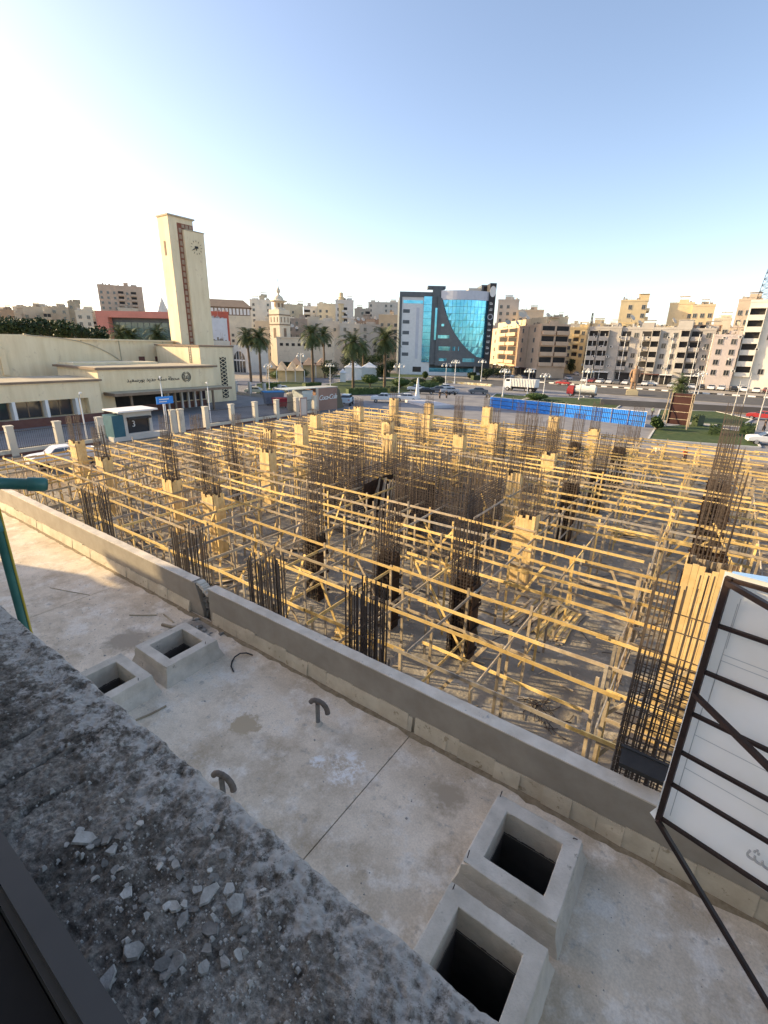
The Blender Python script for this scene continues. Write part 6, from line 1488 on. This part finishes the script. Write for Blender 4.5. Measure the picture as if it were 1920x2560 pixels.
# red tractor unit with tank trailer
q = G(1450, 992, 0); t = thing('tank_truck', 'small red cab truck with a pale tank on a dark chassis', 'truck', (q.x, q.y, 0), R_(178))
b = MB(); b.box(1.4,2.9,-1,1,.6,1.6); b.hexa([(1.4,-1,1.6),(2.9,-1,1.6),(2.9,1,1.6),(1.4,1,1.6),(1.45,-.95,2.4),(2.6,-.95,2.4),(2.6,.95,2.4),(1.45,.95,2.4)]); b.build('cab', paint(RD), t)
b = MB(); b.tube([(-3.2,0,1.7),(1.2,0,1.7)], .85, 14); b.build('tank', wall((.60,.60,.55)), t, smooth=False); b = MB(); b.box(-3.4,2.6,-.8,.8,.5,.9); b.build('chassis', 'iron', t)
for x in (-2.5,1.9):
    for s in (-1,1): o = ob('wheel', wheel_mesh(), t, (x, s*.85, .4), None, (1.2,1.3,1.2)); ob('rim', rim_mesh(), o)
# motorbikes
def bike(p, rz, lab):
    t = thing('motorbike', lab, 'motorbike', p, rz, 'motorbikes')
    for x in (-.6,.6): b = MB(); b.tube([(x,-.06,.3),(x,.06,.3)], .3, 12); b.build('wheel', 'tyre', t)
    b = MB(); b.tube([(-.6,0,.3),(-.1,0,.55),(.35,0,.75),(.6,0,.3)], .06, 6); b.box(-.65,.05,-.14,.14,.62,.78); b.box(.05,.35,-.15,.15,.62,.88); b.tube([(.38,-.35,1.05),(.38,.35,1.05)], .02, 6); b.tube([(.6,0,.3),(.36,0,1.05)], .04, 6); b.build('frame', 'iron', t)
for (x, y, lab) in [(1220,995,'motorbike standing alone on the plaza'),(1130,988,'motorbike right of the parked cars on the plaza')]: q = G(x, y, 0); bike((q.x, q.y, 0), rj(3), lab)
# ------------------------------------------------------------------ blue sheet fence
P0, P1 = G(1224, 1017, 0), G(1612, 1068, 0); bf = thing('blue_sheet_fence', 'bright blue corrugated sheet metal site fence', 'fence', (P0.x, P0.y, 0)); d = P1-P0; L = d.length; d.normalize(); nrm = Vector((d.y, -d.x, 0)); n = 34
for i in range(n):
    b = MB(); a0 = d*(L*i/n); zt = 1.75+rj(.03)+.35*i/n; w_ = L/n
    for k in range(3):
        p, q, r_ = a0+d*(w_*k/3), a0+d*(w_*(k+.45)/3), a0+d*(w_*(k+1)/3); o2 = nrm*.06
        b.quad(p, q, q+Vector((0,0,zt)), p+Vector((0,0,zt))); b.quad(q, q+o2, q+o2+Vector((0,0,zt)), q+Vector((0,0,zt))); b.quad(q+o2, r_+o2, r_+o2+Vector((0,0,zt)), q+o2+Vector((0,0,zt))); b.quad(r_+o2, r_, r_+Vector((0,0,zt)), r_+o2+Vector((0,0,zt)))
    b.build('sheet', 'blue', bf)
for z in (.5, 1.25): b = MB(); b.bar(nrm*.10+Vector((0,0,z)), d*L+nrm*.10+Vector((0,0,z+.2)), .05, .06); b.build('fence_rail', 'iron', bf)
b = MB(); b.bar(nrm*.03+Vector((0,0,1.79)), d*L+nrm*.03+Vector((0,0,2.13)), .06, .06); b.build('top_rail', 'white', bf)
for i in range(12): b = MB(); p = d*(L*i/11)+nrm*.12; b.bar(p, p+Vector((0,0,2.2)), .06, .06); b.build('fence_post', 'wood2', bf)
# ------------------------------------------------------------------ brown board on stilts
q = G(1690, 1070, 0); sbd = thing('brown_board', 'large dark brown billboard back on pale timber stilts', 'billboard', (q.x, q.y, 0), R_(-6)); 
b = MB(); b.box(-1.35,1.35,-.06,.06,.5,4.7); b.build('board', mat('brown board',(.045,.016,.013),(.065,.024,.019),1,.7), sbd)
for z in (1.2,2.2,3.3,4.3): b = MB(); b.box(-1.4,1.4,-.12,-.06,z,z+.07); b.build('batten', 'wood2', sbd)
for x in (-1.7,-1.3,1.2,1.45): b = MB(); b.bar((x,-.16,0),(x*.97,-.14,4.8),.1,.08); b.build('stilt', 'wood2', sbd)
for x in (-1.8,1.5): b = MB(); b.bar((x,-1.6,0),(x*.9,-.2,3.6),.09,.08); b.build('raker', 'wood2', sbd)
# ------------------------------------------------------------------ statue on a plinth
q = G(1579, 987, 0); stt = thing('statue', 'bronze coloured statue of a robed standing figure on a stone plinth', 'statue', (q.x, q.y, 0), R_(10)); bz = wall((.36,.23,.14), .18)
k = 10/(987-879.); hp = 15*k; hs = (974-912)*k
b = MB(); b.box(-1.3,1.3,-1.3,1.3,0,hp*.75); b.box(-1.0,1.0,-1.0,1.0,hp*.75,hp); b.build('plinth', wall((.50,.42,.26)), stt)
def skin(name, joints, edges, parent, m, loc=(0,0,0), sub=1):
    me = bpy.data.meshes.new(name); me.from_pydata([j[:3] for j in joints], edges, []); o = bpy.data.objects.new(name, me); C.objects.link(o)
    o.modifiers.new('skin', 'SKIN'); sk = me.skin_vertices[0].data
    for i, j in enumerate(joints): r = j[3]; sk[i].radius = (r, j[4] if len(j) > 4 else r); sk[i].use_root = (i == 0)
    s = o.modifiers.new('sub', 'SUBSURF'); s.levels = sub; s.render_levels = sub
    me.materials.append(M[m] if isinstance(m, str) else m); o.parent = parent; o.location = loc; return o
H = hs
J = [(0,0,.50*H,.085*H),(0,0,.62*H,.08*H),(0,0,.76*H,.10*H,.07*H),(0,0,.84*H,.035*H),(0,0,.90*H,.05*H),(0,0,.965*H,.045*H),(-.06*H,0,.27*H,.06*H),(-.07*H,0,.03*H,.045*H),(.06*H,0,.27*H,.06*H),(.07*H,.02*H,.03*H,.045*H),(-.14*H,0,.76*H,.045*H),(-.19*H,-.02*H,.60*H,.035*H),(-.17*H,-.08*H,.47*H,.028*H),(.14*H,0,.76*H,.045*H),(.18*H,.02*H,.60*H,.035*H),(.16*H,-.06*H,.50*H,.03*H),(-.07*H,-.06*H,.015*H,.03*H),(.07*H,-.05*H,.015*H,.03*H)]
E_ = [(0,1),(1,2),(2,3),(3,4),(4,5),(0,6),(6,7),(0,8),(8,9),(2,10),(10,11),(11,12),(2,13),(13,14),(14,15),(7,16),(9,17)]
skin('figure', J, E_, stt, bz, (0,0,hp))
b = MB(); b.lathe([(.15*H,.30*H),(.135*H,.45*H),(.11*H,.60*H),(.125*H,.72*H),(.10*H,.80*H)], 14); o = b.build('robe', bz, stt, (0,0,hp), smooth=True); o.scale = (1,.75,1)
# ------------------------------------------------------------------ drinks kiosk, dumpsters, shed
kk = G(843, 1022, 0); ka = G(792, 1028, 0); d = Vector((kk.x-ka.x, kk.y-ka.y, 0)); W_ = d.length; kz = (1025-968)*10/(1025-862.)
kt = thing('drinks_kiosk', 'brown kiosk with white script lettering Coca-Cola', 'kiosk', (ka.x, ka.y, 0), math.atan2(d.y, d.x))
b = MB(); b.box(0,W_,0,2.6,0,kz); b.build('body', wall((.34,.21,.16)), kt); b = MB(); b.box(-.1,W_+.1,-.1,2.7,kz,kz+.12); b.build('roof', wall((.45,.44,.40)), kt); b = MB(); b.box(-.18,.35,-.12,-.02,0,kz+.02); b.build('pale_post', wall((.55,.45,.36)), kt)
me = text_mesh('Coca-Cola', W_*.24, shear=.35, space=.82); lettering('script_lettering', me, 'white', kt, frame_mtx((W_*.53,-.05,kz*.58), (1,0,.05), (0,0,1)))
b = MB(); b.hexa([(-2.6,-.2,0),(-1.2,-.2,0),(-1.2,2,0),(-2.6,2,0),(-3.2,-.3,kz*.95),(-1.0,-.3,kz*.95),(-1.0,2,kz*.95),(-3.2,2,kz*.95)]); b.build('pale_cooler', wall((.50,.53,.50)), kt)
b = MB(); b.box(-6.2,-.2,-.6,2.4,kz+.12,kz+.2); b.build('awning', wall((.50,.54,.50)), kt)
b = MB(); b.hexa([(W_,0,0),(W_+2.2,.6,0),(W_+2.2,2.6,0),(W_,2.6,0),(W_,0,kz),(W_+1.2,.6,kz*.85),(W_+1.2,2.6,kz*.85),(W_,2.6,kz)]); b.build('dark_lean_to', wall((.14,.12,.08)), kt)
def dumpster(p, rz, rgb, lid, lab, s=1.0):
    t = thing('dumpster', lab, 'dumpster', p, rz, 'dumpsters'); b = MB(); b.hexa([(-1.6*s,-1*s,.2),(1.6*s,-1*s,.2),(1.6*s,1*s,.2),(-1.6*s,1*s,.2),(-1.9*s,-1.2*s,2.4*s),(1.9*s,-1.2*s,2.4*s),(1.9*s,1.2*s,2.4*s),(-1.9*s,1.2*s,2.4*s)]); b.build('bin', wall(rgb), t)
    b = MB(); b.box(-1.95*s,1.95*s,-1.25*s,1.25*s,2.4*s,2.55*s); b.build('lid', wall(lid), t)
    for i in (-1,0,1): b = MB(); b.box(i*1.1*s-.06,i*1.1*s+.06,-1.24*s,-1.02*s,.3,2.3*s); b.build('rib', wall(rgb), t)
    for x in (-1.3,1.3): b = MB(); b.tube([(x*s,-1*s,.12),(x*s,-.85*s,.12)], .12, 8); b.build('caster', 'tyre', t)
q = G(684, 1012, 0); dumpster((q.x, q.y, 0), R_(60), (.20,.22,.26), (.06,.25,.50), 'grey dumpster with blue lid behind the station fence', .9)
q = G(700, 1019, 0); dumpster((q.x, q.y, 0), R_(60), (.33,.05,.07), (.28,.04,.05), 'dark red dumpster beside the grey one', .62)
q = G(738, 1026, 0); t = thing('water_tank', 'round grey concrete drum standing behind the fence posts', 'tank', (q.x, q.y, 0)); b = MB(); b.lathe([(1.15,0),(1.2,.3),(1.2,2.6),(1.1,2.8),(0,2.85)], 16); b.build('drum', wall((.26,.24,.19)), t); b = MB(); b.lathe([(1.3,2.6),(1.3,2.75)], 16); b.build('rim', wall((.36,.34,.30)), t)
# small advertising board on the site edge
q = G(760, 1045, 0); t = thing('notice_board', 'narrow upright notice board at the far left edge of the site', 'notice board', (q.x, q.y, 0), R_(70)); b = MB(); b.box(-.55,.55,-.05,.05,.3,2.9); b.build('panel', wall((.40,.30,.26)), t); b = MB(); b.box(-.4,.4,-.07,-.05,.5,2.7); b.build('poster', wall((.62,.56,.50)), t)
# ------------------------------------------------------------------ people
def person(p, rz, h, shirt, trousers, skin_c, lab, stride=.12):
    t = thing('person', lab, 'person', p, rz, 'people'); H = h
    sm = wall(shirt, .05); tm_ = wall(trousers, .05); km = wall(skin_c, .03)
    J = [(0,0,.52*H,.075*H,.06*H),(0,0,.64*H,.075*H,.055*H),(0,0,.77*H,.085*H,.055*H),(0,0,.85*H,.03*H),(0,.005,.915*H,.05*H),(0,0,.965*H,.04*H),(-.05*H,stride*.5*H,.28*H,.045*H),(-.055*H,stride*H*.6,.045*H,.03*H),(-.055*H,stride*H*.6-.07*H,.02*H,.024*H),(.05*H,-stride*.5*H,.28*H,.045*H),(.055*H,-stride*H*.3,.045*H,.03*H),(.055*H,-stride*H*.3-.07*H,.02*H,.024*H),(-.125*H,0,.77*H,.035*H),(-.155*H,.01*H,.62*H,.028*H),(-.15*H,-.05*H,.48*H,.022*H),(-.148*H,-.07*H,.43*H,.02*H),(.125*H,0,.77*H,.035*H),(.155*H,.02*H,.62*H,.028*H),(.15*H,-.03*H,.48*H,.022*H),(.148*H,-.05*H,.43*H,.02*H)]
    E2 = [(0,1),(1,2),(2,3),(3,4),(4,5),(0,6),(6,7),(7,8),(0,9),(9,10),(10,11),(2,12),(12,13),(13,14),(14,15),(2,16),(16,17),(17,18),(18,19)]
    skin('body', J, E2, t, km)
    b = MB(); b.lathe([(.088*H,.50*H),(.086*H,.64*H),(.096*H,.76*H),(.055*H,.83*H)], 12); o = b.build('shirt', sm, t, smooth=True); o.scale = (1.12,.85,1)
    for s, sy in ((-1, 1), (1, -1)): b = MB(); b.tube([(s*.045*H,0,.53*H),(s*.05*H,sy*stride*.5*H,.28*H),(s*.055*H,stride*H*(.6 if s < 0 else -.3),.06*H)], [.062*H,.052*H,.042*H], 10); b.build('trouser_leg', tm_, t, smooth=True)
    for s in (-1, 1): b = MB(); b.tube([(s*.115*H,0,.78*H),(s*.155*H,.012*H,.63*H)], [.043*H,.036*H], 10); b.build('sleeve', sm, t, smooth=True)
    b = MB(); b.lathe([(.054*H,.925*H),(.052*H,.955*H),(.035*H,.99*H),(0,1.0*H)], 10); b.build('hair', 'iron', t, smooth=True)
for (x, y, sh, tr_, lab, rz) in [(1099,997,(.02,.02,.022),(.02,.02,.025),'person in black standing on the plaza, left of a pair',20),(1116,996,(.03,.03,.03),(.02,.02,.025),'person in black standing on the plaza, right of a pair',200),(1908,1078,(.03,.03,.035),(.03,.03,.04),'person in dark clothes walking at the right edge',90),(1629,1042,(.52,.55,.30),(.10,.08,.07),'person in a pale green vest by the end of the blue fence',150),(880,1012,(.02,.025,.04),(.02,.02,.025),'person in dark blue beside the pale blue van',60)]:
    q = G(x, y, 0); person((q.x, q.y, 0), R_(rz), 1.72, sh, tr_, (.35,.22,.15), lab)
q = G(1707, 1160, 0); person((q.x, q.y, .012), R_(60), 1.7, (.55,.03,.03), (.03,.03,.04), (.33,.21,.14), 'worker in a red shirt standing on the slab under the falsework')
q = G(1636, 1150, 0); person((q.x, q.y, .012), R_(160), 1.7, (.60,.58,.54), (.08,.08,.09), (.33,.21,.14), 'worker in a pale shirt standing among the falsework props', .04)
# white tapered stone and small pyramid tents on the plaza
q = G(1043, 997, 0); b = MB(); b.lathe([(.75,0),(.45,1.2),(.18,4.0),(0,4.2)], 4); b.build('white_obelisk', 'white', None, (q.x, q.y, 0), label='white tapered obelisk at the plaza edge', cat='obelisk')
q = G(1070, 1012, 0); b = MB(); b.box(-5,5,-2.2,2.2,0,.45); o = b.build('white_platform', wall((.55,.54,.54)), None, (q.x, q.y, 0), label='low pale platform on the plaza behind the site', cat='platform'); o.rotation_euler = (0,0,R_(-30))
# kerbs painted in stripes along the road
t = thing('striped_kerb', 'black and white striped kerb on the far side of the road', 'kerb', (0, 152, 0))
for i in range(46):
    x = -52+i*1.6; y = 155.0-.115*(x+30)-152; b = MB(); b.hexa([(x,y,0),(x+1.6,y-.18,0),(x+1.6,y+.22,0),(x,y+.4,0),(x,y,.3),(x+1.6,y-.18,.3),(x+1.6,y+.22,.3),(x,y+.4,.3)]); b.build('kerb_stone', 'white' if i % 2 else 'iron', t)
b = MB(); k0, k1 = G(1106,956,0), G(1230,966,0); b.bar((0,0,.3),(k1.x-k0.x,k1.y-k0.y,.3),1.0,.6)
M['flower'] = mat('flower bed stone', (.36,.30,.17), (.62,.56,.40), 1.2, .9, sharp=(.45,.55)); b.build('flower_bed_wall', 'flower', None, (k0.x,k0.y,0), label='speckled low flower bed wall in front of the glass office', cat='low wall')
strip('island', [tuple(G(1480,1003,0)[:2]), tuple(G(1600,1010,0)[:2]), tuple(G(1920,1040,0)[:2])], 3.0, .03, 'earth')
# underpass parapet, dark
a, c = G(1500,1012,0), G(1930,1036,0); b = MB(); dd = Vector((c.x-a.x,c.y-a.y,0)); b.bar((0,0,.55),(dd.x,dd.y,.55),.4,1.1); b.build('road_parapet', wall((.13,.12,.11)), None, (a.x,a.y,0), label='long dark concrete parapet between road and park', cat='low wall')
# ------------------------------------------------------------------ satellite dishes and water tanks on roofs
def dish_mesh():
    def mk():
        b = MB(); b.lathe([(0,.0),(.35,.04),(.65,.14),(.9,.30)], 16); b.bar((.85,0,.28),(0,0,.85),.03,.03); b.bar((-.45,.7,.28),(0,0,.85),.03,.03); b.bar((-.45,-.7,.28),(0,0,.85),.03,.03); return b.mesh('dish', wall((.60,.56,.48)))
    return cached('dish', mk)
dn = 0
CNT = {}
for (x, y, D, s) in sorted([(1270,807,205,1.6),(1292,808,203,1.4),(1306,787,215,2.4),(1318,795,214,1.7),(1358,806,200,1.9),(1382,807,202,1.8),(1370,790,214,1.6),(1412,812,206,1.2),(868,783,280,1.5),(882,797,262,1.5),(895,798,262,1.5),(907,799,262,1.5),(938,796,262,1.5),(730,815,262,1.4),(742,820,262,1.2),(1580,795,195,1.5),(1599,808,193,1.4),(1684,803,195,1.6),(1700,806,195,1.2),(1846,811,193,1.3),(1548,813,192,1.1),(1780,818,192,1.1)]):
    wh = 'of the orange corner block' if 1240 < x < 1420 else 'of the houses left of the glass office' if x < 1000 else 'of the white row of flats'; CNT[wh] = CNT.get(wh, 0)+1
    q = far(x, y, D); t = thing('satellite_dish', 'rooftop satellite dish %s, %s from left' % (wh, ORD[CNT[wh]-1]), 'satellite dish', (q.x, q.y, q.z), 0, 'rooftop satellite dishes')
    o = ob('reflector', dish_mesh(), t, None, (R_(55), 0, R_(60+rj(25))), (s*.8,)*3); b = MB(); b.tube([(0,0,-1.6*s),(0,0,0)], .06, 6); b.build('stand', 'iron', t)
